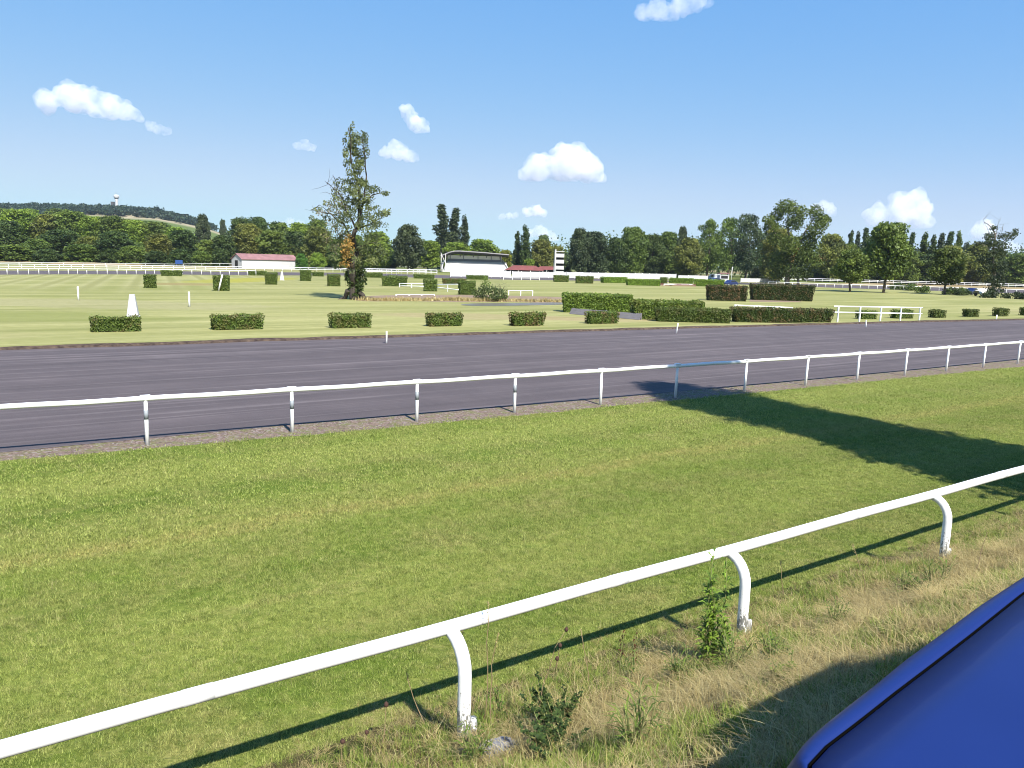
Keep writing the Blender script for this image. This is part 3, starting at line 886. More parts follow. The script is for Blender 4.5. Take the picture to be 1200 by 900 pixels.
def hedge(L_, W_, h, loc, rz, label, col=HG, brown=.5, leaf=.11, dens=1.0, group=None, flare=.08, seed=1):
    rg = np.random.default_rng(seed)
    root = empty('clipped_hedge', loc, rz)
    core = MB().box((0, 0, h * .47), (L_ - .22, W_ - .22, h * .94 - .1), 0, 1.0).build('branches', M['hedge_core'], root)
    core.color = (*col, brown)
    area = 2 * (L_ + W_) * h + L_ * W_; n = int(min(area * 330 * dens / (leaf / .11) ** 2, 14000))
    C = []; O = []
    wts = np.array([L_ * h, L_ * h, W_ * h, W_ * h, L_ * W_]); fs = rg.choice(5, n, p=wts / wts.sum())
    a = rg.uniform(-.5, .5, n); b = rg.uniform(0, 1, n); dep = rg.exponential(.05, n) - .03
    x = np.where(fs == 0, a * L_, np.where(fs == 1, a * L_, np.where(fs == 2, L_ / 2, np.where(fs == 3, -L_ / 2, a * L_))))
    y = np.where(fs == 0, W_ / 2, np.where(fs == 1, -W_ / 2, np.where(fs >= 4, (b - .5) * W_, a * W_)))
    z = np.where(fs == 4, h, b * h)
    nx = np.where(fs == 2, 1, np.where(fs == 3, -1, 0)); ny = np.where(fs == 0, 1, np.where(fs == 1, -1, 0)); nz_ = np.where(fs == 4, 1, 0)
    k = 1 + flare * (z / h - .5)
    bump = np.array([mnoise.noise(Vector((x[i] * 1.3 + seed * 7, y[i] * 1.3, z[i] * 1.5))) + .5 * mnoise.noise(Vector((x[i] * 3.7, y[i] * 3.7 + seed, z[i] * 3.5))) for i in range(n)]) * .085
    C = np.stack([x * k, y * k, z], 1) - np.stack([nx, ny, nz_], 1) * (dep - bump)[:, None]
    top = (fs == 4); C[top, 2] += np.abs(rg.normal(0, .045, top.sum())) * rg.uniform(0, 1.5, top.sum()) * (.4 + .6 * (bump[top] > 0))
    C[:, 2] = np.maximum(C[:, 2], .03)
    Q = leaf_quads(C, leaf, rg, .15, .62, np.stack([nx, ny, nz_], 1) * .55)
    tone = np.clip(.42 + bump * 2.2 + rg.normal(0, .22, n), 0, 1)
    lv = link('leaves', quads_mesh('leaves', Q, M['hedge'], tone), root); lv.color = (*col, brown)
    tag(root, label, 'hedge', group); return root


def hedge_px(x0, x1, yb, yt, label, ang=.567, W_=1.0, **kw):
    xm = (x0 + x1) / 2; p = at(xm, yb); d = p[1]; h = (yb - yt) * d / 930
    dx, dy = math.cos(ang), math.sin(ang); t = p[0] / d
    pl = (x1 - x0) * d / 930                         # visible width at that distance
    L_ = (pl - W_ * abs(-dy - dx * t) * .9) / max(.25, abs(dx - dy * t)); L_ = max(L_, .8)
    n = np.array([-dy, dx]); c = p[:2] + n * W_ * .5
    return hedge(L_, W_, h, (c[0], c[1], 0), ang, label, seed=int(x0) + 3, **kw)


ROW = 'clipped hedges in the row along the far edge of the track'
hedge_px(107, 167, 389, 372.5, 'leftmost clipped hedge by the track, with the white tapered marker behind it', group=ROW, brown=.55, W_=.8)
hedge_px(249, 311, 386.5, 370, 'second clipped hedge from the left along the track, ragged brown top', group=ROW, brown=.5, W_=.8)
hedge_px(388, 438, 384.5, 369, 'clipped hedge by the track, just below the lone tree', group=ROW, brown=.45, W_=.8)
hedge_px(502, 546, 382.5, 368.3, 'clipped hedge by the track below the pond, third before the plank wall', group=ROW, brown=.6, W_=.8)
hedge_px(600, 642, 382, 367.5, 'clipped hedge by the track, browned on its right half, nearest the pond', group=ROW, brown=.85, W_=.8)
hedge_px(689, 729, 379.5, 366, 'clipped hedge standing in front of the grey plank wall', group=ROW, brown=.75, W_=.8)
R2 = 'small hedges right of the white two rail fence'
hedge_px(1006, 1031, 374, 365, 'small hedge seen through the left half of the white two rail fence', W_=.9, brown=.2, ang=.3)
hedge_px(1047, 1074, 373.4, 364, 'small hedge seen through the right half of the white two rail fence', W_=.9, brown=.2, ang=.3)
hedge_px(1092, 1112, 372.6, 364, 'first small hedge to the right of the white two rail fence', group=R2, W_=.9, brown=.2, ang=.3, col=(.08, .11, .03))
hedge_px(1131, 1151, 371.6, 363, 'second small hedge to the right of the white two rail fence', group=R2, W_=.9, brown=.2, ang=.3, col=(.08, .11, .03))
hedge_px(1167, 1186, 370.8, 362, 'third small hedge to the right of the white two rail fence', group=R2, W_=.9, brown=.25, ang=.3, col=(.085, .115, .03))
hedge_px(1198, 1218, 370, 361, 'small hedge cut off by the right edge of the photo', group=R2, W_=.9, brown=.3, ang=.3)
# big obstacle hedges
hedge_px(659, 740, 367, 345.5, 'broad bright green hedge above the sloping grey plank wall', ang=-.06, W_=1.7, col=(.125, .19, .034), brown=.1, leaf=.15)
hedge_px(741, 827, 375, 353.5, 'bright green hedge with brown streaks right of the plank wall', ang=.12, W_=1.6, col=(.115, .17, .032), brown=.35, leaf=.15)
hedge_px(768, 858, 378, 362.5, 'long low dark green hedge in front of the bright green one', ang=-.02, W_=1.2, col=(.075, .11, .026), brown=.3, leaf=.13)
hedge_px(859, 979, 378.6, 362.5, 'long low brown topped hedge ending behind the white two rail fence', ang=.10, W_=1.2, col=(.052, .078, .022), brown=.75, leaf=.13)
hedge_px(829, 877, 352.8, 335.5, 'dark red brown hedge block in front of the vehicles', ang=.0, W_=1.8, col=(.045, .058, .022), brown=1.0, leaf=.17)
hedge_px(880, 955, 352.5, 334.5, 'long dark hedge with a rusty right end behind red earth', ang=-.05, W_=2.2, col=(.042, .062, .020), brown=.55, leaf=.17)
# scattered infield hedges
B = 'square hedges dotted over the infield'
hedge_px(168, 183, 337.5, 322.5, 'dark leaning square hedge left of the leaning white pole', brown=.15, ang=.3, leaf=.17, group=B)
hedge_px(250, 269, 341, 323.5, 'dark square hedge with the leaning white pole against it', brown=.2, ang=.3, leaf=.17, group=B)
hedge_px(188, 213, 323.5, 317.5, 'long flat dark hedge before the left end of the far rail', brown=.1, ang=.2, leaf=.2, group=B)
hedge_px(291, 312, 322.8, 318, 'flat dark hedge in front of the barn wall', brown=.1, ang=.2, leaf=.2, group=B)
hedge_px(311, 325, 333.5, 320, 'ragged dark hedge in yellow grass left of the small white marker', brown=.15, ang=.3, leaf=.17, group=B)
hedge_px(352, 365, 329.4, 317, 'round topped dark hedge right of the small white marker', brown=.1, ang=.3, leaf=.17, group=B)
hedge_px(366, 379, 324, 319.2, 'flat dark hedge touching the round topped one', brown=.1, ang=.2, leaf=.2, group=B)
hedge_px(384, 399, 335.5, 322, 'square hedge just left of the lone tree trunk', brown=.3, ang=.3, leaf=.17, group=B)
hedge_px(428, 448, 325.4, 320, 'flat dark hedge directly behind the lone tree, on its right', brown=.1, ang=.2, leaf=.2, group=B)
hedge_px(448, 477, 335.5, 324, 'broad green hedge right of the lone tree', brown=.1, ang=.2, leaf=.17, group=B)
hedge_px(485, 509, 326.6, 322, 'flat dark hedge below the left end of the grandstand', brown=.1, ang=.2, leaf=.2, group=B)
hedge_px(497, 513, 341.5, 328, 'dark square hedge left of the two bar jump rail', brown=.1, ang=.3, leaf=.17, group=B)
hedge_px(519, 546, 333.6, 327, 'brown topped hedge behind the two bar jump rail', brown=1.0, ang=.2, leaf=.2, group=B)
hedge_px(538, 558, 345.5, 330, 'dark square hedge against the waterside bush', brown=.1, ang=.3, leaf=.17, group=B)
hedge_px(547, 572, 327.8, 323, 'flat dark hedge below the middle of the grandstand', brown=.1, ang=.2, leaf=.2, group=B)
hedge_px(649, 667, 330.6, 323, 'dark hedge in front of the judges tower', brown=.35, ang=.2, leaf=.2, group=B)
hedge_px(675, 696, 332.2, 324, 'brownish dark hedge right of the judges tower', brown=.5, ang=.2, leaf=.2, group=B)
G = (.15, .24, .034)
hedge_px(706, 737, 331.6, 325.2, 'bright green sloping hedge, left one of the bright far hedges', brown=0, ang=.6, leaf=.2, col=G, W_=1.4)
hedge_px(735, 775, 334.8, 328, 'bright green wedge shaped hedge, longest of the bright far hedges', brown=0, ang=.2, leaf=.2, col=G, W_=1.6)
hedge_px(774, 783, 333.8, 325.4, 'narrow dark hedge between two bright green far hedges', brown=.1, ang=.3, leaf=.2)
hedge_px(784, 812, 332.2, 326.2, 'bright green hedge above the red flower bed', brown=0, ang=-.2, leaf=.2, col=G, W_=1.2)
hedge_px(813, 848, 335.8, 328, 'bright green hedge running up to the blue vehicles', brown=0, ang=-.2, leaf=.2, col=G, W_=1.4)

# plank wall below the bright hedge
a, b = at(667, 368), at(749, 375); d = b - a; T = np.linalg.norm(d); root = empty('plank_wall', (a[0], a[1], 0), math.atan2(d[1], d[0]))
for i in range(3):
    MB().hexa([(0, .02 + .1 * i, .17 * i + .02), (T, .02 + .1 * i, .17 * i + .02), (T, .10 + .1 * i, .17 * i + .02), (0, .10 + .1 * i, .17 * i + .02),
               (0, .10 + .1 * i, .17 * i + .18), (T, .10 + .1 * i, .17 * i + .18), (T, .18 + .1 * i, .17 * i + .18), (0, .18 + .1 * i, .17 * i + .18)]).build('plank', M['greywood'], root)
for t in (.02, .5, .98): MB().box((T * t, .42, .28), (.12, .12, .56)).build('stake', M['greywood'], root)
tag(root, 'low sloping wall of grey planks under the bright green hedge', 'wall')

# earth, pond, flower bed
mb = MB().poly([(*at(x, y)[:2], .012) for x, y in ((878, 353.5), (905, 354), (940, 354.2), (932, 351), (905, 349.5), (880, 350))]); struct(mb.build('earth_patch', M['earth']))


def blob(pts, z):
    P = np.array([at(*p)[:2] for p in pts]); Q = []
    n = len(P)
    for i in range(n):
        for t in np.linspace(0, 1, 8, endpoint=False):
            a, b, c, d = P[i - 1], P[i], P[(i + 1) % n], P[(i + 2) % n]
            q = .5 * (2 * b + (c - a) * t + (2 * a - 5 * b + 4 * c - d) * t * t + (3 * b - a - 3 * c + d) * t ** 3)
            j = .35 * mnoise.noise(Vector((q[0] * .7, q[1] * .7, 0))); Q.append((q[0] + j, q[1] + j, z))
    return Q


struct(MB().poly(blob([(540, 357.2), (560, 355.6), (600, 355.4), (635, 354.8), (660, 354.6), (662, 356.6), (630, 357.8), (590, 358.4), (555, 358.4)], .02)).build('pond', M['water']))
struct(MB().poly(blob([(415, 350), (440, 346.5), (500, 345.5), (560, 346), (620, 347), (662, 349), (665, 355), (600, 354), (540, 354), (480, 353), (430, 353)], .008)).build('muddy_ground', M['earth']))
p = at(795, 335.3)
root = empty('flower_bed', (p[0], p[1], 0), -.05)
MB().box((0, .6, .12), (8.5, 1.2, .24), 0, .94).build('soil', M['earth'], root)
rg = np.random.default_rng(5); C = np.stack([rg.uniform(-4.1, 4.1, 900), rg.uniform(.1, 1.1, 900), rg.uniform(.24, .5, 900)], 1)
link('blossom', quads_mesh('blossom', leaf_quads(C, .16, rg), M['redflowers']), root)
tag(root, 'red flower bed in front of the bright green far hedges', 'flower bed')


# reeds and dry weeds by the water
def reeds(name, pts, n, h, mat, label, seed):
    rg = np.random.default_rng(seed); polys = []; tone = []
    P = [at(*p)[:2] for p in pts]
    for i in range(n):
        k = rg.integers(0, len(P) - 1); t = rg.uniform(); q = P[k] + (P[k + 1] - P[k]) * t + rg.normal(0, .5, 2)
        hh = h * rg.uniform(.3, 1) * (.6 + .6 * abs(mnoise.noise(Vector((q[0] * .4, q[1] * .4, 0))))); a = rg.uniform(0, 3.14); w_ = .05
        dx, dy = math.cos(a) * w_, math.sin(a) * w_; lx, ly = rg.normal(0, .12, 2)
        polys.append([(q[0] - dx, q[1] - dy, 0), (q[0] + dx, q[1] + dy, 0), (q[0] + dx * .3 + lx, q[1] + dy * .3 + ly, hh), (q[0] - dx * .3 + lx, q[1] - dy * .3 + ly, hh)]); tone.append(rg.uniform())
    o = link(name, quads_mesh(name, np.array(polys), mat, np.array(tone))); tag(o, label, 'reeds', None, 'stuff')


reeds('dry_reeds', [(425, 352), (470, 352.5), (520, 352), (560, 353), (610, 353), (662, 354)], 3200, .55, M['straw_blade'], 'strip of dry brown reeds and weeds along the back of the pond', 4)

# ------------------------------------------------------------------ trees
def limb(mb, p0, p1, r0, r1, rg, n=6, wig=.06, sides=6):
    p0, p1 = np.array(p0, float), np.array(p1, float); Lh = np.linalg.norm(p1 - p0); path = []; rad = []
    off = rg.normal(0, 1, 3) * wig * Lh
    for i in range(n):
        t = i / (n - 1); q = p0 + (p1 - p0) * t + off * math.sin(t * math.pi) + rg.normal(0, .012 * Lh, 3) * (0 < i < n - 1)
        path.append(tuple(q)); rad.append(r0 + (r1 - r0) * t)
    mb.tube(path, rad, sides); return path


def crown_leaves(clusters, leaf, rg, dens, shell=.55):
    Cs = []; tones = []; outs = []
    for (c, r, w) in clusters:
        r = np.array(r, float); vol = (r[0] * r[1] * r[2]) ** (2 / 3)
        n = max(12, int(dens * vol * w))
        d = rg.normal(size=(n, 3)); d /= np.linalg.norm(d, axis=1)[:, None]
        rr = rg.uniform(0, 1, n) ** (1 / 3.0 if shell < .5 else .28)
        rr *= 1 + rg.normal(0, .13, n)
        p = np.array(c) + d * r * rr[:, None]
        Cs.append(p); outs.append(d * .5); tones.append(np.clip(rg.normal(.45, .16) + rg.normal(0, .16, n), 0, 1))
    C = np.concatenate(Cs); o = np.concatenate(outs); t = np.concatenate(tones)
    return leaf_quads(C, leaf, rg, .3, .8, o), t


def tree_variant(kind, seed):
    """nominal 14 m tall; returns (trunk mesh, crown mesh)"""
    rg = np.random.default_rng(seed); mb = MB(); cl = []
    if kind in ('round', 'stem'):
        Hh = 14; cb = 1.7 + rg.uniform(0, .9) if kind == 'round' else 4.4
        tr = limb(mb, (0, 0, -.3), (rg.normal(0, .3), rg.normal(0, .3), 9), .32, .10, rg, 7, .03, 8)
        nc = 34
        for i in range(nc):
            t = (i + .5) / nc; z = cb + (Hh - cb) * (t ** .9); env = 4.9 * math.sin(math.pi * min(1, .12 + .80 * ((z - cb) / (Hh - cb)) ** .85)) ** .7
            a = i * 2.4 + rg.uniform(-.4, .4); rr = env * rg.uniform(.35, .78)
            s = rg.uniform(1.45, 2.5) * (1 - .3 * t)
            c = (rr * math.cos(a), rr * math.sin(a), min(z, Hh - s * .7)); cl.append((c, (s * 1.1, s * 1.1, s * .85), rg.uniform(.7, 1.1)))
            if i % 3 == 0: limb(mb, tr[min(6, 2 + i // 6)], c, .09, .03, rg, 5, .08, 5)
        Q, t = crown_leaves(cl, .58, rg, 115)
    elif kind == 'poplar':
        Hh = 14
        limb(mb, (0, 0, -.3), (0, 0, 12.5), .22, .05, rg, 7, .01, 8)
        for i in range(34):
            t = i / 33; z = 1.2 + 12.2 * t; env = 1.35 * (math.sin(math.pi * (.10 + .86 * t)) ** .6) * (1.0 - .25 * t)
            a = rg.uniform(0, 6.28); rr = env * rg.uniform(.25, .7); s = rg.uniform(.65, 1.05) * (1.1 - .5 * t)
            cl.append(((rr * math.cos(a), rr * math.sin(a), z), (s, s, s * 1.6), 1))
            if i % 3 == 0 and i > 2: limb(mb, (0, 0, z - 1.4), (rr * math.cos(a), rr * math.sin(a), z), .04, .02, rg, 4, .05, 4)
        Q, t = crown_leaves(cl, .44, rg, 170)
    else:                                             # open crown, sky showing through
        Hh = 14
        tr = limb(mb, (0, 0, -.3), (rg.normal(0, .3), rg.normal(0, .3), 10), .34, .09, rg, 8, .03, 8)
        for i in range(26):
            t = (i + .5) / 26; z = 2.8 + 10.8 * t; env = 4.3 * (math.sin(math.pi * (.16 + .74 * t)) ** .8)
            a = i * 2.4 + rg.uniform(-.6, .6); rr = env * rg.uniform(.3, 1.0); s = rg.uniform(1.0, 1.75)
            c = (rr * math.cos(a), rr * math.sin(a), z); cl.append((c, (s * 1.2, s * 1.2, s * .8), rg.uniform(.6, 1)))
            limb(mb, tr[min(7, 2 + i // 5)], c, .08, .02, rg, 5, .1, 5)
        Q, t = crown_leaves(cl, .46, rg, 120)
    return mb.mesh('trunk', M['bark'], True), quads_mesh('crown', Q, M['foliage'], t)


VAR = {'round': [tree_variant('round', 20 + i) for i in range(5)], 'poplar': [tree_variant('poplar', 40 + i) for i in range(3)], 'open': [tree_variant('open', 60 + i) for i in range(3)], 'stem': [tree_variant('stem', 80 + i) for i in range(3)]}
NOMW = {'round': 11.4, 'poplar': 2.5, 'open': 10.4, 'stem': 11.0}
DK = (.058, .090, .027); MID = (.100, .145, .031); BR = (.15, .22, .034); BLU = (.056, .079, .040); OLV = (.13, .148, .036); YEL = (.17, .195, .03)
_ti = [0]


def T(px, d, ytop, wpx, kind, col, label, group=None, sink=0.0, name='tree'):
    x = (px - 600) / 930 * d; zb = tz(x, d); i = _ti[0]; _ti[0] += 1
    Hh = (hz(px) - ytop) * d / 930 + EYE - zb; wd = wpx * d / 930
    rg = random.Random(i * 13 + 5)
    tm, cm = VAR[kind][rg.randrange(len(VAR[kind]))]
    root = empty(name, (x, d, zb - sink), rg.uniform(0, 6.28)); sx = wd / NOMW[kind]; root.scale = (sx, sx, (Hh + sink) / 14.3)
    link('trunk', tm, root)
    c = link('crown', cm, root); k = rg.uniform(.88, 1.12); c.color = (col[0] * k * rg.uniform(.95, 1.06), col[1] * k, col[2] * k, 1)
    tag(root, label, 'tree', group); return root


ORD = ['first', 'second', 'third', 'fourth', 'fifth', 'sixth', 'seventh', 'eighth', 'ninth', 'tenth', 'eleventh', 'twelfth', 'thirteenth', 'fourteenth', 'fifteenth', 'sixteenth', 'seventeenth', 'eighteenth', 'nineteenth', 'twentieth']
TONE = {DK: 'dark green', MID: 'mid green', BR: 'bright green', BLU: 'blue green', OLV: 'olive green', YEL: 'yellow green'}

# left wood, front row
row = [(-22, 258, 44, DK), (12, 259, 40, DK), (46, 280, 30, MID), (74, 270, 42, DK), (108, 277, 32, OLV), (137, 272, 40, DK), (163, 284, 28, MID), (188, 274, 30, OLV), (216, 270, 34, DK), (243, 281, 24, MID), (262, 276, 28, DK), (291, 263, 34, OLV), (318, 270, 36, MID), (345, 272, 34, DK), (371, 266, 34, OLV), (396, 280, 30, MID)]
for i, (px, yt, wp, c) in enumerate(row):
    T(px, 286 + (i * 37 % 23), yt, wp * 1.3, 'round', c, f'{ORD[i]} tree from left, front row of the wood below the hill, {TONE[c]}', 'front row of the left wood')
row = [(-10, 250, 40, MID), (28, 247, 40, BR), (60, 252, 34, OLV), (86, 248, 38, MID), (112, 255, 34, BR), (134, 254, 36, MID), (160, 259, 34, BR), (186, 261, 34, MID), (209, 267, 30, BR), (283, 256, 30, DK), (303, 255, 28, DK), (326, 261, 34, MID), (350, 262, 30, BR), (372, 258, 30, MID), (440, 272, 36, BR)]
for i, (px, yt, wp, c) in enumerate(row):
    T(px, 372 + (i * 41 % 40), yt, wp * 1.3, 'round', c, f'{ORD[i]} tree from left, second row of the wood below the hill, {TONE[c]}', 'second row of the left wood')
row = [(8, 246, 30, MID), (40, 246, 26, BR), (72, 246, 28, MID), (100, 253, 26, BR), (126, 257, 28, MID), (150, 258, 26, OLV), (174, 260, 28, MID), (196, 264, 26, MID)]
for i, (px, yt, wp, c) in enumerate(row):
    T(px, 545 + (i * 29 % 60), yt, wp * 1.3, 'round', c, f'{ORD[i]} tree from left, hindmost row on the slope below the hill, {TONE[c]}', 'hindmost row of the left wood')
T(239, 430, 252, 20, 'round', BLU, 'tall dark tree at the right foot of the wooded hill, left of the barn')
T(262, 520, 258, 10, 'round', BLU, 'small dark tree on the pale slope left of the barn')
for i, (px, yt, wp, l_) in enumerate(((212, 292, 34, 'low bush left of the small blue sign'), (236, 294, 30, 'low bush right of the small blue sign'), (258, 293, 26, 'low bush against the left end of the barn'), (20, 287, 60, 'low dark bush at the left edge behind the far rail'), (58, 292, 40, 'low green bush behind the far rail, left of the slim white post'), (98, 286, 54, 'low dark bush behind the far rail above the slim white post'), (132, 292, 40, 'low green bush behind the far rail, right of the slim white post'), (158, 288, 44, 'low dark bush behind the far rail above the tapered marker'), (184, 294, 36, 'low green bush behind the far rail, right of the tapered marker'), (-14, 288, 50, 'low dark bush cut by the left edge of the photo'))):
    T(px, 276 + (i * 7 % 9), yt, wp, 'round', (DK, MID)[i % 2], l_, None, 2.2, 'bush')
for i, (px, yt, wp) in enumerate(((292, 290, 34), (322, 290, 36), (345, 288, 36), (385, 292, 36), (402, 290, 36), (425, 290, 36), (452, 294, 30))):
    T(px, 305, yt, wp, 'round', (DK, MID, OLV)[i % 3], f'{ORD[i]} low bush from left in the undergrowth behind the barn and lone tree', 'undergrowth behind the barn', 1.5, 'bush')
T(352, 280, 297, 18, 'round', (.07, .17, .03), 'low vivid green bush touching the right end of the barn', None, 1.2, 'bush')
T(371, 284, 296, 22, 'round', BR, 'low bright bush right of the barn, left of the lone tree', None, 1.2, 'bush')
# middle
T(440, 300, 283, 40, 'round', BR, 'bright green tree just behind the lone tree on its right')
T(414, 310, 276, 34, 'round', MID, 'mid green tree directly behind the lone tree')
T(476, 292, 264, 44, 'round', BLU, 'large dark round tree left of the grandstand')
T(500, 330, 282, 38, 'round', BR, 'bright green tree behind the left end of the grandstand')
T(530, 345, 284, 40, 'round', BR, 'bright yellow green tree behind the middle of the grandstand')
T(562, 345, 281, 46, 'round', BR, 'wide bright green tree above the grandstand roof')
T(588, 338, 293, 20, 'round', YEL, 'small yellow green tree at the right end of the grandstand')
T(515, 372, 240, 19, 'poplar', BLU, 'tallest poplar behind the grandstand, leftmost of three')
T(530, 376, 244, 18, 'poplar', BLU, 'middle poplar of the three behind the grandstand')
T(541, 380, 254, 12, 'poplar', BLU, 'shortest poplar, rightmost of three behind the grandstand')
T(602, 340, 271, 9, 'poplar', DK, 'narrow dark poplar left of the pair right of the grandstand')
T(611, 336, 265, 12, 'poplar', DK, 'taller dark poplar of the pair right of the grandstand')
T(630, 338, 281, 36, 'round', OLV, 'olive green tree behind the red roofed pavilion')
T(616, 320, 303, 18, 'round', BR, 'low bright bush above the red pavilion roof', None, .5, 'bush')
T(648, 345, 288, 24, 'round', OLV, 'olive tree behind the judges tower')
T(632, 460, 276, 22, 'round', DK, 'dark distant tree top left of the judges tower')
# right wood
row = [(674, 268, 26, BLU), (690, 272, 40, BLU), (716, 279, 30, DK), (735, 267, 36, MID), (758, 275, 32, DK), (776, 272, 30, MID), (800, 279, 36, OLV), (792, 266, 14, BLU), (823, 258, 32, MID), (847, 256, 32, MID), (868, 252, 36, BLU), (893, 258, 34, DK), (902, 268, 40, OLV), (965, 275, 34, OLV), (985, 286, 30, MID), (1012, 280, 34, DK)]
lab = ['left half of the dark pair right of the judges tower', 'right half of the dark pair right of the judges tower', 'low dark tree between two taller ones right of the judges tower', 'broad mid green tree above the long white panel fence, left of its middle', 'dark tree above the middle of the long white panel fence', 'mid green tree above the right half of the long white panel fence', 'pale olive tree at the right end of the long white panel fence', 'slim blue green tree top behind the pale olive tree', 'mid green tree above the short white panel fence', 'mid green tree directly above the parked blue vehicles', 'tall blue green tree right of the parked blue vehicles', 'dark green tree left of the tallest tree on the right', 'olive tree low in front, left of the tallest tree on the right', 'olive tree right of the tallest tree on the right', 'mid green tree behind the small dark trunked tree on the right', 'dark tree behind the round crowned tree on the right']
for i, ((px, yt, wp, c), l) in enumerate(zip(row, lab)):
    T(px, 306 + (i * 31 % 26) - (45 if i in (10, 12) else 0), yt, wp * 1.2, 'open' if i in (8, 9, 10, 11) else 'round', c, l)
row = [(986, 270, 9), (994, 272, 8), (1003, 267, 10), (1012, 266, 10), (1021, 268, 10), (1044, 272, 10), (1056, 272, 10), (1071, 273, 11), (1081, 275, 9), (1090, 273, 10), (1100, 271, 12), (1110, 272, 9)]
for i, (px, yt, wp) in enumerate(row):
    T(px, 345 + (i % 3) * 6, yt, wp + 1, 'poplar', (DK, BLU, DK, MID)[i % 4], f'{ORD[i]} poplar from the left in the row rising behind the right wood', 'row of poplars behind the right wood')
row = [(1052, 293, 32, MID), (1078, 298, 34, DK), (1104, 288, 34, OLV), (1132, 286, 36, OLV), (1155, 292, 30, DK), (1182, 297, 34, MID), (1206, 296, 34, DK), (1230, 292, 40, MID)]
for i, (px, yt, wp, c) in enumerate(row):
    T(px, 312 + (i * 17 % 14), yt, wp * 1.3, 'round', c, f'{ORD[i]} tree from left, under the poplars of the right wood, {TONE[c]}', 'trees under the poplars at the right')
T(1120, 350, 284, 14, 'open', BLU, 'thin twiggy tree top right of the poplar row')
T(1143, 356, 281, 22, 'open', BLU, 'grey green twiggy tree top between the poplars and the ragged tree')
for i, (px, yt, wp) in enumerate(((655, 306, 30), (690, 308, 36), (725, 308, 34), (760, 309, 34), (795, 310, 34), (885, 312, 34), (950, 312, 36), (985, 314, 34), (1020, 314, 30), (1055, 314, 34), (1090, 316, 34), (1125, 314, 34), (1160, 316, 30), (1195, 316, 36))):
    T(px, 326, yt, wp, 'round', (DK, BLU)[i % 2], f'{ORD[i]} low shrub from left, dark undergrowth beneath the right wood', 'undergrowth of the right wood', 1.0, 'bush')
# individual trees on the right infield
T(990, at(990, 342)[1], 293, 44, 'stem', MID, 'small infield tree with a dark bare trunk, right of the rusty hedge end')
T(1029, at(1029, 343)[1], 262, 58, 'stem', (.095, .132, .030), 'round crowned infield tree with a pale trunk, centre of the right side')
T(1100, at(1100, 345)[1], 291, 46, 'stem', (.085, .118, .028), 'infield tree with a short pale leaning trunk left of the ragged tree')


# ------------------------------------------------------------------ hand shaped trees
def shaped_tree(px, yb, name, label, clusters, limbs, leaf, dens, col, extra=None, twigs=(), bark='bark'):
    """clusters: (px, py, rx, ry, depth offset, weight) in surveyed pixels at the trunk's distance; limbs: list of (points, r0, r1)."""
    p = at(px, yb); d = p[1]; s = d / 930; rg = np.random.default_rng(int(px)); root = empty(name, (p[0], p[1], 0))
    def w3(x, y, dy=0.0):
        q = atd(x, y, d); return (q[0] - p[0], dy, q[2])
    mb = MB()
    for pts, r0, r1 in limbs:
        P = [w3(x, y, (j * .35 * ((-1) ** int(x)) if j else 0)) for j, (x, y) in enumerate(pts)]
        for j in range(len(P) - 1):
            a = r0 + (r1 - r0) * j / (len(P) - 1); b = r0 + (r1 - r0) * (j + 1) / (len(P) - 1); limb(mb, P[j], P[j + 1], a, b, rg, 5, .04, 9)
    for pts in twigs:
        P = [w3(x, y, rg.normal(0, .25) * (j > 0)) for j, (x, y) in enumerate(pts)]
        for j in range(len(P) - 1): limb(mb, P[j], P[j + 1], .05, .015, rg, 4, .03, 5)
        for _ in range(7):
            t = rg.uniform(.3, 1); q = np.array(P[0]) + (np.array(P[-1]) - np.array(P[0])) * t; e = q + rg.normal(0, .9, 3) + np.array([0, 0, .5]); limb(mb, q, e, .02, .006, rg, 3, .1, 4)
    mb.build('trunk', M[bark], root, True)
    cl = [(w3(x, y, dy), (rx * s, max(rx * s * .9, .3), ry * s), w_) for x, y, rx, ry, dy, w_ in clusters]
    Q, t = crown_leaves(cl, leaf, rg, dens, .4)
    c = link('crown', quads_mesh('crown', Q, M['foliage'], t), root); c.color = (*col, 1)
    if extra:
        for nm, cls, cc, lf, dn in extra:
            cl = [(w3(x, y, dy), (rx * s, rx * s * .9, ry * s), w_) for x, y, rx, ry, dy, w_ in cls]
            Q, t = crown_leaves(cl, lf, rg, dn, .4); c = link(nm, quads_mesh(nm, Q, M['foliage'], t), root); c.color = (*cc, 1)
    tag(root, label, 'tree'); return root


# lone tree in the middle
lone = []
rgl = np.random.default_rng(77)
for y in np.arange(158, 262, 5.5):                         # ragged upright plume
    w_ = 6 + 9 * (y - 150) / 110
    for k in range(3): lone.append((416 + rgl.normal(0, w_ * .75) + (3 if y > 190 else 0), y + rgl.normal(0, 2), rgl.uniform(3.0, 7.0), rgl.uniform(3.0, 7.0), rgl.normal(0, 1.0), rgl.uniform(.35, 1)))
for q in ((411, 152, 3, 4), (425, 158, 4, 5), (428, 160, 4, 6), (413, 147, 3, 4), (408, 158, 4, 5), (420, 165, 5, 6), (428, 167, 4, 6), (404, 166, 3, 5), (405, 178, 4, 6), (430, 178, 4, 6), (424, 190, 5, 6), (406, 192, 4, 6)): lone.append((*q, 0, .9))
for q in ((440, 223, 9, 5), (452, 227, 6, 3), (446, 250, 10, 5), (436, 256, 9, 5), (454, 248, 5, 4), (428, 236, 7, 5), (441, 262, 8, 5), (420, 214, 8, 5), (433, 278, 10, 7), (440, 292, 9, 8), (428, 298, 8, 9), (436, 306, 7, 6), (420, 312, 5, 8)): lone.append((*q, rgl.normal(0, 1), 1.0))
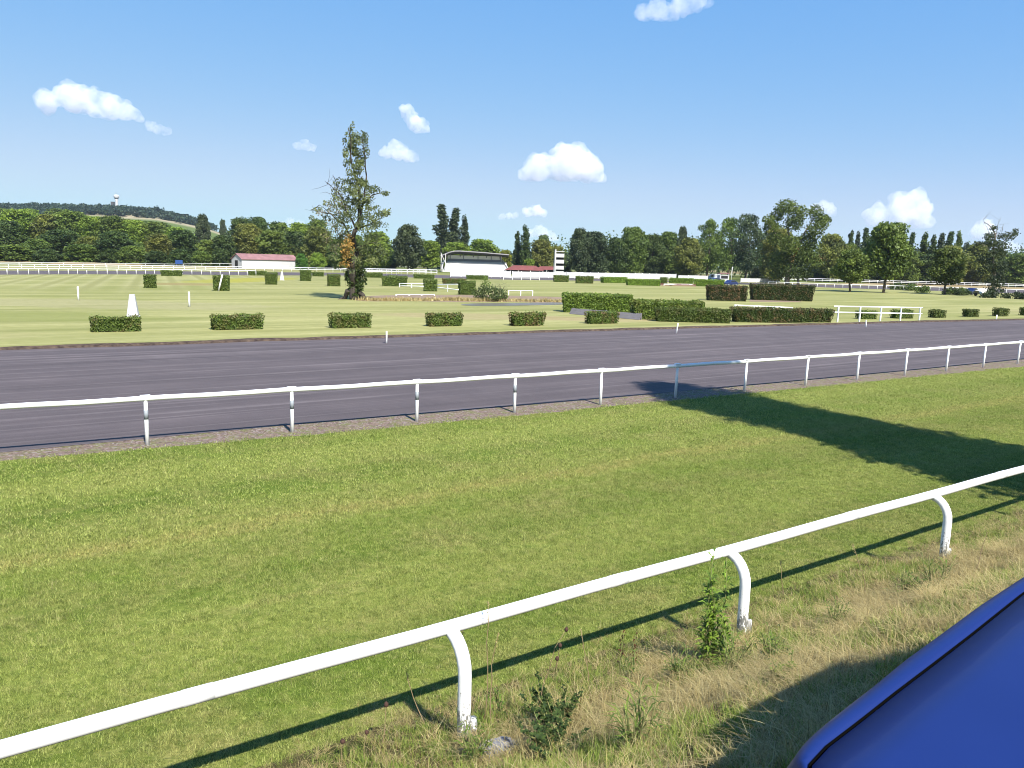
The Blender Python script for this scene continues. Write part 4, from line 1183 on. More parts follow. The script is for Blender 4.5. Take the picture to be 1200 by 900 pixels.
for q in ((397, 214, 6, 5), (389, 222, 6, 4), (399, 236, 8, 6), (385, 238, 7, 4), (371, 245, 7, 4), (365, 255, 5, 4), (379, 254, 6, 5), (393, 252, 7, 6), (402, 262, 7, 6), (388, 268, 6, 5), (398, 280, 6, 6), (390, 290, 5, 6), (403, 296, 5, 7)): lone.append((*q, rgl.normal(0, 1), .55))
for _ in range(70):
    y = rgl.uniform(212, 322); hw = float(np.interp(y, [212, 240, 262, 292, 322], [18, 34, 40, 34, 17])); lone.append((414 + rgl.uniform(-1, 1) * hw, y, rgl.uniform(3.5, 7), rgl.uniform(3, 6), rgl.normal(0, 1.4), rgl.uniform(.3, .6)))
for q in ((408, 272, 9, 8), (428, 268, 9, 8), (398, 288, 7, 8), (424, 290, 8, 8), (442, 300, 9, 8), (404, 256, 8, 7), (432, 246, 8, 6), (412, 236, 9, 7), (424, 226, 8, 7)): lone.append((*q, rgl.normal(0, 1.2), .6))
ivy = [(412 + (y - 320) * .08 + rgl.normal(0, 3.5), y, 5.6, 5, rgl.normal(0, .3), 1.1) for y in np.arange(300, 348, 3.0)] + [(424, 318, 5, 6, 0, 1), (426, 328, 4, 6, 0, 1), (408, 322, 4, 6, 0, 1)]
dead = [(409, 286, 5, 9, -1.2, .8), (413, 296, 5, 8, -1.3, .8), (406, 300, 5, 7, -1.2, .8), (410, 310, 6, 5, -1.2, .8), (412, 278, 4, 6, -1.1, .6), (403, 309, 4, 4, -1, .6), (407, 293, 6, 8, -1.3, .7), (414, 288, 4, 7, -1.2, .7)]
bare = [(q[0] + rgl.normal(0, 1), q[1], q[2], q[3], q[4], .5) for q in ((388, 240, 8, 6, -.4), (398, 230, 7, 7, -.5), (394, 248, 8, 6, -.5), (378, 250, 7, 4, -.3), (402, 242, 7, 8, -.8), (396, 218, 5, 5, -.3), (390, 262, 8, 7, -.6), (384, 278, 8, 8, -.6), (396, 292, 7, 9, -.8), (400, 270, 7, 8, -.8))]
shaped_tree(416, 351, 'lone_tree', 'tall ragged half bare tree with ivy trunk standing alone in the infield', lone,
            [([(416, 352), (414, 335), (413, 315), (416, 295), (419, 270)], .62, .22), ([(419, 270), (420, 245), (418, 215), (413, 180), (411, 152)], .20, .03), ([(419, 268), (424, 240), (428, 205), (427, 165)], .17, .03),
             ([(417, 285), (402, 262), (386, 250), (366, 243)], .14, .02), ([(418, 272), (404, 246), (396, 226), (384, 215)], .11, .02), ([(420, 268), (434, 262), (450, 252)], .11, .02), ([(420, 245), (436, 228), (455, 227)], .10, .02), ([(418, 292), (432, 285), (446, 280)], .10, .02), ([(413, 300), (404, 292), (399, 284)], .10, .02),
             ([(408, 340), (404, 349), (397, 352)], .30, .12), ([(418, 342), (427, 348), (434, 352)], .32, .12)],
            .21, 420, (.125, .152, .062),
            [('ivy', ivy, (.045, .072, .018), .26, 520), ('dead_foliage', dead, (.27, .175, .055), .22, 380), ('dry_twigs', bare, (.165, .15, .105), .17, 330)],
            [[(402, 262), (392, 240), (388, 225)], [(386, 250), (374, 240), (363, 246)], [(396, 232), (388, 218), (380, 212)], [(404, 250), (394, 214), (390, 205)], [(404, 290), (396, 275), (390, 262)], [(412, 300), (402, 305), (398, 315)]], 'darkbark')
# tallest tree on the right, forked top
big = []
for q in ((921, 243, 13, 9), (934, 250, 10, 9), (912, 252, 8, 8), (927, 262, 12, 9), (956, 250, 9, 10), (962, 260, 9, 9), (952, 270, 11, 10), (946, 284, 14, 11), (922, 286, 14, 12), (908, 280, 9, 9), (898, 258, 7, 6), (905, 266, 6, 5), (936, 300, 17, 12), (916, 305, 15, 12), (948, 306, 14, 10), (928, 318, 16, 9), (944, 320, 11, 7), (914, 320, 10, 8), (968, 256, 5, 5), (944, 296, 12, 9), (976, 257, 3, 3)): big.append((*q, random.uniform(-2.5, 2.5), 1.0))
shaped_tree(923, 335, 'forked_tree', 'tallest tree on the right with a forked pale trunk and open top', big,
            [([(923, 336), (926, 315), (928, 296)], .75, .5), ([(928, 296), (924, 270), (921, 243)], .42, .08), ([(928, 296), (942, 275), (958, 250)], .40, .08), ([(926, 300), (910, 275), (898, 258)], .25, .05), ([(935, 335), (936, 315), (944, 298)], .4, .15)],
            .52, 120, (.085, .118, .028), [('dead_foliage', [(929, 293, 4, 6, -2.6, .7), (957, 303, 7, 4, -2.6, .6), (925, 303, 3, 5, -3, .6)], (.16, .10, .035), .45, 80)], (), 'palebark')
rag = []
for q in ((1160, 268, 4, 4), (1166, 277, 9, 5), (1178, 277, 9, 5), (1185, 273, 5, 5), (1160, 285, 8, 4), (1170, 288, 11, 6), (1150, 285, 6, 2.5), (1165, 298, 9, 6), (1175, 297, 7, 5), (1155, 303, 8, 6), (1163, 312, 8, 8), (1152, 318, 7, 6), (1170, 316, 7, 9), (1158, 328, 7, 6), (1168, 331, 7, 5)): rag.append((*q, random.uniform(-1.5, 1.5), .8))
shaped_tree(1166, 348, 'ragged_tree', 'ragged dark tree with a thin lopsided top near the right edge', rag,
            [([(1165, 349), (1166, 325), (1166, 300), (1163, 275), (1158, 260)], .42, .06), ([(1166, 298), (1178, 282), (1188, 272)], .16, .03), ([(1165, 300), (1156, 288), (1146, 284)], .12, .03)],
            .38, 190, (.045, .062, .028), [('ivy', [(1160, 340, 7, 6, -.5, 1), (1172, 340, 7, 6, .5, 1)], (.028, .045, .018), .34, 150)], [[(1160, 275), (1154, 262), (1152, 256)], [(1166, 280), (1169, 266), (1170, 258)], [(1166, 285), (1175, 270), (1176, 262)]], 'palebark')

# waterside bush
def shrub(px, yb, label, clusters, col, leaf, dens, name='shrub'):
    p = at(px, yb); s = p[1] / 930; rg = np.random.default_rng(int(px * 3)); root = empty(name, (p[0], p[1], 0)); mb = MB(); cl = []
    for x, y, rx, ry in clusters:
        q = atd(x, y, p[1]); c = (q[0] - p[0], rg.normal(0, .5), max(q[2], .15)); cl.append((c, (rx * s, rx * s, ry * s), 1)); limb(mb, (c[0] * .3, 0, -.05), c, .05, .02, rg, 4, .1, 5)
    mb.build('stems', M['bark'], root, True); Q, t = crown_leaves(cl, leaf, rg, dens, .4)
    c = link('leaves', quads_mesh('leaves', Q, M['foliage'], t), root); c.color = (*col, 1); tag(root, label, 'shrub')


shrub(573, 353, 'rounded dark waterside bush at the back of the pond', [(560, 343, 7, 7), (568, 340, 7, 7), (577, 341, 8, 7), (586, 344, 8, 7), (564, 348, 8, 4), (580, 348, 9, 4), (592, 347, 4, 5)], (.062, .09, .03), .17, 620)
shrub(569, 338, 'upright bright shrub behind the waterside bush', [(568, 328, 5, 5), (571, 333, 5, 5), (566, 334, 4, 4)], (.10, .15, .03), .2, 200)
shrub(588, 342, 'hazy grey green feathery shrub behind the waterside bush', [(585, 332, 6, 6), (592, 335, 5, 5), (580, 335, 4, 4), (588, 338, 7, 4)], (.20, .22, .12), .10, 160)
for (px, yb, lab_) in ((1052, 339.5, 'small grey shrub left of the short trunked tree'), (1068, 340.5, 'low shrub just left of the short trunked tree'), (1081, 343, 'low yellowish shrub touching the short trunked tree'), (1116, 345, 'broad low shrub between the short trunked and the ragged tree'), (1127, 345.5, 'leafy low shrub left of the dark parked cart'), (1158, 349, 'dark low shrub at the foot of the ragged tree'), (1186, 350, 'dark flat shrub right of the ragged tree'), (1204, 351, 'dark flat shrub cut by the right edge')):
    shrub(px, yb, lab_, [(px - 5, yb - 3, 6, 4), (px + 4, yb - 3, 6, 4), (px, yb - 5, 5, 4)], (.085, .125, .033) if px < 1130 else (.042, .06, .026), .30, 330)


# ------------------------------------------------------------------ far woods (stuff)
def far_wood(name, label, pts, hgt, leaf, col, seed, per=70):
    rg = np.random.default_rng(seed); cl = []
    for (x, y, s) in pts:
        z = tz(x, y); h = hgt * rg.uniform(.75, 1.2) * s
        for k in range(3): cl.append(((x + rg.normal(0, h * .3), y + rg.normal(0, h * .3), z + h * rg.uniform(.3, .68)), (h * .42, h * .42, h * .34), 1))
    dens = per / (hgt * .4) ** 2 / 3
    Q, t = crown_leaves(cl, leaf, rg, dens)
    o = link(name, quads_mesh(name, Q, M['foliage'], t)); o.color = (*col, 1); tag(o, label, 'wood', None, 'stuff')


rg = np.random.default_rng(8); pts = []
for i in range(900):
    px = rg.uniform(-140, 252); d = rg.uniform(1200 if px < 95 else 1275, 1540)
    if px > 215: d = rg.uniform(1330, 1540)
    pts.append(((px - 600) / 930 * d, d, 1.0 if px < 236 else .8))
far_wood('hill_wood', 'dark blue green wood covering the top of the distant hill', pts, 13, 3.6, (.030, .052, .035), 31, 120)
pts = []
for i in range(240):
    px = rg.uniform(395, 720); d = rg.uniform(620, 760); pts.append(((px - 600) / 930 * d, d, 1.0))
far_wood('distant_wood', 'distant dark wood on the skyline either side of the grandstand', pts, 13.0, 2.0, (.04, .06, .026), 32, 110)
pts = []
for i in range(330):
    px = rg.uniform(655, 1330); d = rg.uniform(352, 430); pts.append(((px - 600) / 930 * d, d, 1.0))
far_wood('back_wood', 'deep dark wood filling the gaps behind the trees on the right', pts, 18.0, 1.1, (.062, .094, .031), 33, 170)

# ------------------------------------------------------------------ buildings
def barn():
    C = np.array([(283 - 600) / 930 * 270, 270.]); A = np.array([(271 - 600) / 930 * 275, 275.]); v = np.array([14., 15.]); v /= np.linalg.norm(v)
    wv = np.array([-v[1], v[0]]); W_ = 7.0; L_ = 21.5; z0 = 0
    root = empty('barn', (C[0], C[1], 0), math.atan2(v[1], v[0])); he, hr = 3.35, 5.1
    g = MB(); t = .2
    g.box((L_ / 2, t / 2, he / 2), (L_, t, he)); g.box((L_ / 2, W_ - t / 2, he / 2), (L_, t, he))
    for x in (t / 2, L_ - t / 2):
        b = len(g.v); 
        for xx in (x - t / 2, x + t / 2): g.v += [(xx, t, 0), (xx, W_ - t, 0), (xx, W_ - t, he), (xx, W_ / 2, hr - .12), (xx, t, he)]
        g.f += [(b, b + 1, b + 2, b + 3, b + 4), (b + 9, b + 8, b + 7, b + 6, b + 5)] + [(b + k, b + 5 + k, b + 5 + (k + 1) % 5, b + (k + 1) % 5) for k in range(5)]
    g.build('wall', M['wallwhite'], root)
    r = MB()
    for s in (0, 1):
        y0, y1 = (-.35, W_ / 2) if s == 0 else (W_ + .35, W_ / 2); ze = he - .12
        r.hexa([(-.3, y0, ze), (L_ + .3, y0, ze), (L_ + .3, y1, hr), (-.3, y1, hr), (-.3, y0, ze + .14), (L_ + .3, y0, ze + .14), (L_ + .3, y1, hr + .14), (-.3, y1, hr + .14)])
    r.build('roof', M['redroof'], root)
    MB().box((-.03, W_ * .52, 1.45), (.06, 1.9, 2.9)).build('door', M['dark'], root)
    for x in (4.5, 8.5, 12.5, 16.5): MB().box((x, -.02, 1.25), (2.4, .05, .35)).build('window', M['backwall'], root)
    tag(root, 'long white barn with a faded red roof and dark doorway', 'barn')


barn()


def grandstand():
    d = 312; xl, xr = (516 - 600) / 930 * d, (594 - 600) / 930 * d; W_ = xr - xl
    root = empty('grandstand', (xl, d, 0), .03); n = 9
    for i in range(n): MB().box((W_ / 2, i * .95 + .5 - 2.5, (.9 + i * .45) / 2), (W_ - .4 - i * .28, .95, .9 + i * .45)).build('step', M['concrete'], root)
    yb = n * .95 - 2.5 + .2
    MB().box((W_ * .47, yb, 3.4), (W_ * .82, .25, 6.8)).build('back_wall', M['backwall'], root)
    MB().box((W_ * .47, yb - .16, 5.0), (W_ * .81, .05, .9)).build('dark_band', M['stand_band'], root)
    for t in (.1, .3, .52, .72, .86): MB().box((W_ * t, yb - .3, 5.9), (.25, .3, 2.6)).build('column', M['stand_band'], root)
    # roof: shallow arched canopy, higher at the front
    r = MB(); prof = [(yb + 1.2, 7.3), (yb - .6, 7.75), (yb - 2.4, 8.15), (yb - 4.2, 8.4), (yb - 5.6, 8.35)]
    x0, x1 = -.9, W_ * .985
    XS = [(x0, -2.0), (W_ * .04, -1.25), (W_ * .10, -.55), (W_ * .17, -.10), (W_ * .25, 0), (W_ * .6, -.35), (x1, -.95)]
    n_ = len(XS)
    for y, z in prof:
        for x, dz in XS: r.v += [(x, y, z + dz), (x, y, z + dz + .2)]
    for i in range(len(prof)):
        for k in range(n_):
            a = (i * n_ + k) * 2
            if i < len(prof) - 1 and k < n_ - 1:
                b = a + 2; c = a + 2 * n_; d_ = c + 2; r.f += [(a, b, d_, c), (a + 1, c + 1, d_ + 1, b + 1)]
            if k < n_ - 1 and i in (0, len(prof) - 1): r.f.append((a, a + 1, a + 3, a + 2))
            if i < len(prof) - 1 and k in (0, n_ - 1): r.f.append((a, a + 2 * n_, a + 2 * n_ + 1, a + 1))
    r.build('roof', M['darkroof'], root)
    y, z = prof[-1]; fa = MB()
    for (xa, da), (xb, db) in zip(XS[:-1], XS[1:]): fa.hexa([(xa, y - .16, z + da - .08), (xb, y - .16, z + db - .08), (xb, y - .02, z + db - .08), (xa, y - .02, z + da - .08), (xa, y - .16, z + da + .3), (xb, y - .16, z + db + .3), (xb, y - .02, z + db + .3), (xa, y - .02, z + da + .3)])
    fa.build('fascia', M['roofedge'], root)
    for t in (.05, .25, .45, .65, .85):
        zz = 8.2 - .95 * t; MB().hexa([(W_ * t - .12, yb, 6.4 - .5 * t), (W_ * t + .12, yb, 6.4 - .5 * t), (W_ * t + .12, yb - 5.2, zz - .1), (W_ * t - .12, yb - 5.2, zz - .1), (W_ * t - .12, yb, zz - .5), (W_ * t + .12, yb, zz - .5), (W_ * t + .12, yb - 5.2, zz + .08), (W_ * t - .12, yb - 5.2, zz + .08)]).build('roof_beam', M['darkroof'], root)
    # end frames and sloping side walls
    for x in (-.5, 1.2): MB().box((x, -1.0, 3.6), (.3, .3, 7.4)).build('end_post', M['concrete'], root)
    MB().hexa([(-.2, -2.4, .4), (.1, -2.4, .4), (.1, yb, 4.3), (-.2, yb, 4.3), (-.2, -2.4, 1.5), (.1, -2.4, 1.5), (.1, yb, 5.6), (-.2, yb, 5.6)]).build('side_wall', M['concrete'], root)
    MB().hexa([(W_ - .2, -2.4, .4), (W_ + .1, -2.4, .4), (W_ * .90, yb, 4.0), (W_ * .90 - .3, yb, 4.0), (W_ - .2, -2.4, 1.5), (W_ + .1, -2.4, 1.5), (W_ * .90, yb, 5.4), (W_ * .90 - .3, yb, 5.4)]).build('side_wall', M['concrete'], root)
    MB().tube([(-.6, -2.6, 7.6), (1.9, -3.2, 2.2)], .14, 6).build('brace', M['concrete'], root)
    tag(root, 'white stepped grandstand under a dark arched roof', 'grandstand')


grandstand()


def pavilion(px0, px1, d, ze, zr, label, name='pavilion', wall='dark'):
    x0, x1 = (px0 - 600) / 930 * d, (px1 - 600) / 930 * d; W_ = x1 - x0; D = 7.0
    root = empty(name, (x0, d, 0)); MB().box((W_ / 2, D / 2, ze / 2), (W_ - 1.2, D - 1, ze)).build('wall', M[wall], root)
    r = MB(); a = W_ * .22
    r.v = [(0, 0, ze), (W_, 0, ze), (W_, D, ze), (0, D, ze), (a, D / 2, zr), (W_ - a, D / 2, zr)]; r.f = [(0, 1, 5, 4), (1, 2, 5), (2, 3, 4, 5), (3, 0, 4), (3, 2, 1, 0)]
    r.build('roof', M['tileroof'], root); n = max(2, int(W_ / 4))
    for i in range(n + 1): MB().box((.5 + (W_ - 1) * i / n, .25, ze / 2), (.2, .2, ze)).build('column', M['white_wood'], root)
    tag(root, label, 'building')


pavilion(588, 634, 306, 1.75, 3.55, 'low pavilion with a red hipped roof right of the grandstand')
pavilion(624, 650, 322, 2.0, 3.4, 'small shed with a dull red roof beside the judges tower', 'shed')
pavilion(756, 796, 330, 2.4, 4.6, 'low house with a faded red roof under the dark trees', 'house')


def judges_tower():
    d = 300; x0 = (644.5 - 600) / 930 * d; W_ = 4.0; root = empty('judges_tower', (x0, d, 0))
    MB().box((.65, 1.5, 4.9), (.5, 3.2, 9.8)).build('side_wall', M['concrete'], root)
    MB().tube([(0.05, .3, 0), (.3, .3, 9.3)], .12, 6).build('pole', M['steel'], root)
    MB().box((2.4, 2.6, 4.4), (2.9, .6, 8.6)).build('core', M['dark'], root)
    for z in (.9, 3.1, 5.35, 7.6): MB().box((2.4, 1.2, z), (3.0, 2.6, 1.35 if z > 1 else 1.8)).build('balcony', M['concrete'], root)
    MB().box((2.4, 1.4, 9.05), (3.1, 2.9, .25)).build('roof', M['concrete'], root)
    tag(root, 'narrow white judges tower with four open balconies', 'tower')


judges_tower()


def water_tower():
    d = 1440; x = (141 - 600) / 930 * d; z = tz(x, d); root = empty('water_tower', (x, d, z))
    MB().lathe([(3.2, 0), (2.6, 10), (2.4, 22), (2.6, 24)], sides=16).build('shaft', M['wallwhite'], root, True)
    MB().lathe([(2.6, 24), (4.4, 27.5), (4.6, 30), (4.0, 31.5), (2, 32.2)], sides=20).build('tank', M['wallwhite'], root, True)
    for k in range(3): MB().tube([(k * 1.5 - 1.5, 0, 33), (k * 1.5 - 1.5, 0, 36)], .12, 5).build('mast', M['steel'], root)
    tag(root, 'white water tower rising from the wooded hilltop', 'water tower')
    x = (136.5 - 600) / 930 * d; z = tz(x, d)
    r = empty('tower_house', (x, d, z)); MB().box((0, 0, 9.5), (5, 5, 19)).build('wall', M['darkroof'], r); MB().box((0, 0, 19.3), (5.6, 5.6, .6)).build('roof', M['darkroof'], r)
    tag(r, 'dark narrow building just left of the water tower', 'building')


water_tower()


# ------------------------------------------------------------------ small far vehicles
def car_body(L_, W_, H_, van=False):
    if van: prof = [(0, .35), (0, .95), (.15 * L_, 1.1), (.26 * L_, H_), (L_ * .98, H_), (L_, .9), (L_, .35)]
    else: prof = [(0, .35), (0, .75), (.05 * L_, .85), (.27 * L_, .95), (.42 * L_, H_), (.74 * L_, H_), (.92 * L_, .98), (L_, .9), (L_, .35)]
    mb = MB(); n = len(prof)
    for s, k in ((-1, .5), (1, .5)):
        for x, z in prof: mb.v.append((x - L_ / 2, s * W_ * (k - (.08 if z > 1.05 else 0)), z))
    mb.f = [tuple(range(n))[::-1], tuple(range(n, 2 * n))] + [(i, (i + 1) % n, n + (i + 1) % n, n + i) for i in range(n)]
    return mb, prof


def far_car(px, yb, rz, paint, label, L_=4.2, W_=1.75, H_=1.48, van=False, name='parked_car'):
    p = at(px, yb); root = empty(name, (p[0], p[1], 0), rz); mb, prof = car_body(L_, W_, H_, van); mb.build('body', M[paint], root, False, .05)
    for s in (-1, 1):
        g = MB()
        pts = [(-.10 * L_, 1.0), (-.04 * L_, H_ - .1), (.22 * L_, H_ - .1), (.36 * L_, 1.02)] if not van else [(-.32 * L_, 1.15), (-.24 * L_, H_ - .15), (-.08 * L_, H_ - .15), (-.08 * L_, 1.15)]
        g.poly([(x, s * (W_ * .5 + .004), z) for x, z in pts][::s]); g.build('side_window', M['carglass'], root)
    for x in (-.32, .32):
        for s in (-1, 1):
            wv = MB(); wv.tube([(x * L_, s * (W_ * .5 - .18), .32), (x * L_, s * (W_ * .5 + .02), .32)], .32, 14); w_ = wv.build('wheel', M['tyre'], root)
            MB().tube([(x * L_, s * (W_ * .5 + .02), .32), (x * L_, s * (W_ * .5 + .035), .32)], .19, 10).build('rim', M['steel'], w_)
    tag(root, label, 'car' if not van else 'van')


far_car(838, 331.5, .2, 'carblue', 'dark blue car parked beside the white van, left one of the two')
far_car(855, 335, .5, 'carblue', 'dark blue car parked in front of the kiosk, nearer one of the two')
far_car(836, 328, .15, 'carwhite', 'white van parked behind the blue cars', 5.0, 1.9, 2.2, True, 'parked_van')
far_car(1138, 345.3, .6, 'carblue', 'small dark vehicle parked among shrubs left of the ragged tree', 3.4, 1.6, 1.5)
p = at(847, 331); root = empty('kiosk', (p[0], p[1], 0), .1)
MB().box((0, 0, 1.2), (3.0, 2.4, 2.4)).build('wall', M['wallwhite'], root); MB().box((0, 0, 2.85), (3.4, 2.8, .35)).build('roof', M['redroof'], root); MB().box((0, -1.22, 1.7), (2.2, .05, .9)).build('counter_opening', M['dark'], root)
for s in (-1, 1): MB().box((s * 1.35, -1.1, 2.55), (.15, .15, .3)).build('roof_post', M['white_wood'], root)
tag(root, 'small white kiosk with a flat reddish roof behind the blue cars', 'kiosk')
p = at(1152, 347); root = empty('covered_cart', (p[0], p[1], 0), .3); rg = np.random.default_rng(2)
mb = MB(); seg = 10
for i in range(seg + 1):
    for k in range(9):
        a = math.pi * k / 8; t = i / seg; r = 1.0 + .15 * mnoise.noise(Vector((i * .6, k * .6, 0))); mb.v.append((t * 4 - 2, -1.0 * math.cos(a) * r, .35 + 1.25 * math.sin(a) * r * (.65 + .35 * math.sin(t * math.pi))))
for i in range(seg):
    for k in range(8): a = i * 9 + k; mb.f.append((a, a + 9, a + 10, a + 1))
mb.build('cover', M['backwall'], root, True)
for x in (-1.1, 1.1):
    for s in (-1, 1): MB().tube([(x, s * .8, .35), (x, s * .98, .35)], .35, 14).build('wheel', M['tyre'], root)
tag(root, 'grey covered cart parked at the left of the ragged tree', 'cart')
p = at(210, 314); root = empty('sign_board', (p[0], p[1], 0), .1)
MB().box((0, 0, 1.9), (2.3, .08, 1.3)).build('board', M['bluesign'], root)
for s in (-1, 1): MB().box((s * .9, .08, 1.0), (.1, .08, 2.0)).build('leg', M['steel'], root)
tag(root, 'small blue sign board behind the far rail left of the barn', 'sign')

# ------------------------------------------------------------------ trees outside the frame whose shade falls on the turf and bank
def shade_tree(loc, top, low, rad, label, seed, name='shade_tree'):
    rg = np.random.default_rng(seed); z0 = gz(loc[0], loc[1]); root = empty(name, (loc[0], loc[1], z0)); mb = MB(); cl = []
    limb(mb, (0, 0, -.2), (0, 0, top * .9 - z0), .36, .06, rg, 8, .01, 10)
    nz = int((top - low) * 6)
    for i in range(nz):
        t = i / (nz - 1); z = low + (top - low) * t - z0; e = rad(t); a = i * 2.4; rr = e * rg.uniform(.2, .66); s = max(.5, e * rg.uniform(.38, .5))
        c = (rr * math.cos(a), rr * math.sin(a), z); cl.append((c, (s, s, s * 1.15), 1))
        if i % 3 == 0: limb(mb, (0, 0, max(.5, z - 1)), c, .06, .02, rg, 4, .05, 5)
    mb.build('trunk', M['bark'], root, True); Q, t = crown_leaves(cl, .30, rg, 230, .4)
    c = link('crown', quads_mesh('crown', Q, M['foliage'], t), root); c.color = (*MID, 1); tag(root, label, 'tree')


e1 = np.array([.885, .465]); e2 = np.array([-.465, .885])          # across / along the shadow
b = e1 * 18.7 + e2 * 3.5
shade_tree(b, 22.3, 7.0, lambda t: 3.3 - 1.3 * t if t < .9 else 2.1 * math.sqrt(max(0.02, 1 - ((t - .9) / .1) ** 2)), 'tall leafy tree beside the bank whose shadow crosses the turf', 91)

# ------------------------------------------------------------------ blue car beside the photographer
def big_car():
    ZS, ZE = 3.62, 3.585
    sh = [at(x, y, ZS) for x, y in ((947.7, 899.5), (972, 873), (1010, 844), (1054, 809), (1098, 775.6), (1141.5, 742), (1200, 695))]
    si = [at(x, y, ZE) for x, y in ((924, 899.5), (934.5, 882), (949, 867), (972, 847), (1013, 815), (1054, 780), (1098, 748), (1141.5, 716), (1200, 678))]
    # car axes: rearwards a, to the car's track side b
    th = math.atan2(UD[1], UD[0]) + .045; A = np.array([math.cos(th), math.sin(th)]); Bv = np.array([-A[1], A[0]])
    O = un(1.0, -.02)                                         # front centre on plan
    zg = 2.66
    loc = lambda p: ((p[:2] - O) @ A, (p[:2] - O) @ Bv)
    S = [loc(p) for p in sh]; E = [loc(p) for p in si]
    root = empty('car', (O[0], O[1], zg), th)
    xs_s, ys_s = zip(*S); xs_e, ys_e = zip(*E)
    ke = np.polyfit(xs_s, ys_s, 1)
    def y_sh(x): return float(np.interp(x, xs_s, ys_s)) if xs_s[0] <= x <= xs_s[-1] else (ys_s[0] + (x - xs_s[0]) * 1.15 if x < xs_s[0] else ys_s[-1] + (x - xs_s[-1]) * (ys_s[-1] - ys_s[-3]) / (xs_s[-1] - xs_s[-3]) * .6)
    def y_ed(x): return float(np.interp(x, xs_e, ys_e)) if xs_e[0] <= x <= xs_e[-1] else (ys_e[0] + (x - xs_e[0]) * 1.6 if x < xs_e[0] else ys_e[-1] + (x - xs_e[-1]) * (ys_e[-1] - ys_e[-3]) / (xs_e[-1] - xs_e[-3]) * .6)
    zs, ze = ZS - zg, ZE - zg
    xF = -.02; xW = 1.80                                      # bonnet front / windscreen foot
    xs = np.concatenate([np.linspace(xF, .3, 14), np.linspace(.34, xW, 24)])
    drop = lambda x: -.20 * max(0, (.12 - x) / .14) ** 2      # nose rolls down
    # bonnet panel
    mb = MB(); m = 17
    for x in xs:
        y = y_sh(x)
        for k in range(m):
            t = k / (m - 1); yy = y * (1 - 2 * t); cr = .014 * (1 - (1 - 2 * t) ** 2)
            mb.v.append((x, yy, zs + drop(x) + cr - (.004 if k in (0, m - 1) else 0)))
    for i in range(len(xs) - 1):
        for k in range(m - 1): a = i * m + k; mb.f.append((a, a + 1, a + m + 1, a + m))
    o = mb.build('bonnet', M['paint'], root, True); md = o.modifiers.new('solid', 'SOLIDIFY'); md.thickness = .018; md.offset = -1
    # gap liner below the shut line
    mb = MB(); w_ = .0072
    for s in (1, -1):
        b = len(mb.v)
        for x in xs:
            y = y_sh(x)
            for q, dz in ((-.012, -.022), (w_ - .003, -.022), (w_ - .0012, -.0035)): mb.v.append((x, s * (y + q), zs + drop(x) + dz))
        for i in range(len(xs) - 1):
            for e in (0, 1):
                f = (b + 3 * i + e, b + 3 * i + e + 1, b + 3 * i + e + 4, b + 3 * i + e + 3); mb.f.append(f if s < 0 else f[::-1])
    mb.build('shut_gap', M['gap'], root)
    # body side: front wing, doors, tail as one skin per side
    def section(x, s):
        """points from the shut line out and down to the sill"""
        if x <= xW:
            y0 = y_sh(x) + w_; y1 = max(y_ed(x), y0 + .012); dz = drop(x)
            top = [(y0, zs + dz - .012), (y0 + .002, zs + dz - .002), (y0 + (y1 - y0) * .45, zs + dz - .004), (y0 + (y1 - y0) * .8, (zs + ze) / 2 + dz + .002), (y1, ze + dz), (y1 + .014, ze + dz - .03), (y1 + .024, ze + dz - .09)]
        else:
            t = min((x - xW) / .9, 1); r = smooth(3.9, 4.45, x); y1 = y_ed(xW) + .02 * t - .16 * r
            zz = ze + .06 * t - .10 * r
            top = [(y1 - .10, zz + .02), (y1 - .08, zz + .022), (y1 - .05, zz + .02), (y1 - .02, zz + .008), (y1, zz), (y1 + .014, zz - .03), (y1 + .024, zz - .09)]
        yb = top[-1][0] + .01
        low = [(yb + .012, .60), (yb, .42), (yb - .04, .26), (yb - .14, .22)]
        return [(x, s * y, z) for y, z in top + low]
    xs2 = np.concatenate([xs, np.linspace(xW + .05, 4.45, 30)])
    for s in (1, -1):
        mb = MB(); secs = [section(x, s) for x in xs2]; k = len(secs[0])
        for sc_ in secs: mb.v += sc_
        for i in range(len(secs) - 1):
            for j in range(k - 1):
                f = (i * k + j, i * k + j + 1, (i + 1) * k + j + 1, (i + 1) * k + j); mb.f.append(f if s < 0 else f[::-1])
        mb.build('side_panel', M['paint'], root, True)
    # nose, tail, floor
    yb = y_ed(xF) + .03
    MB().hexa([(xF - .06, -yb, .22), (xF + .02, -yb, .22), (xF + .02, yb, .22), (xF - .06, yb, .22), (xF - .03, -yb + .02, .70), (xF + .02, -yb + .02, .76), (xF + .02, yb - .02, .76), (xF - .03, yb - .02, .70)]).build('front_bumper', M['paint'], root, False, .02)
    ww = y_ed(xW)
    MB().box((4.47, 0, .58), (.10, 2 * ww - .30, .72)).build('rear_bumper', M['paint'], root, False, .03)
    MB().box((2.25, 0, .25), (4.3, 1.45, .08)).build('underbody', M['tyre'], root)
    # cabin
    yw = ww - .10; yr = ww - .26; zr = 1.50 - .02; zc = ze + .06
    def quad(name, P, mat): return MB().poly(P).build(name, M[mat], root)
    quad('windscreen', [(xW, -yw, zc - .03), (xW, yw, zc - .03), (xW + .75, yr, zr - .02), (xW + .75, -yr, zr - .02)], 'carglass')
    quad('rear_window', [(4.32, yw, zc), (4.32, -yw, zc), (3.95, -yr, zr - .03), (3.95, yr, zr - .03)], 'carglass')
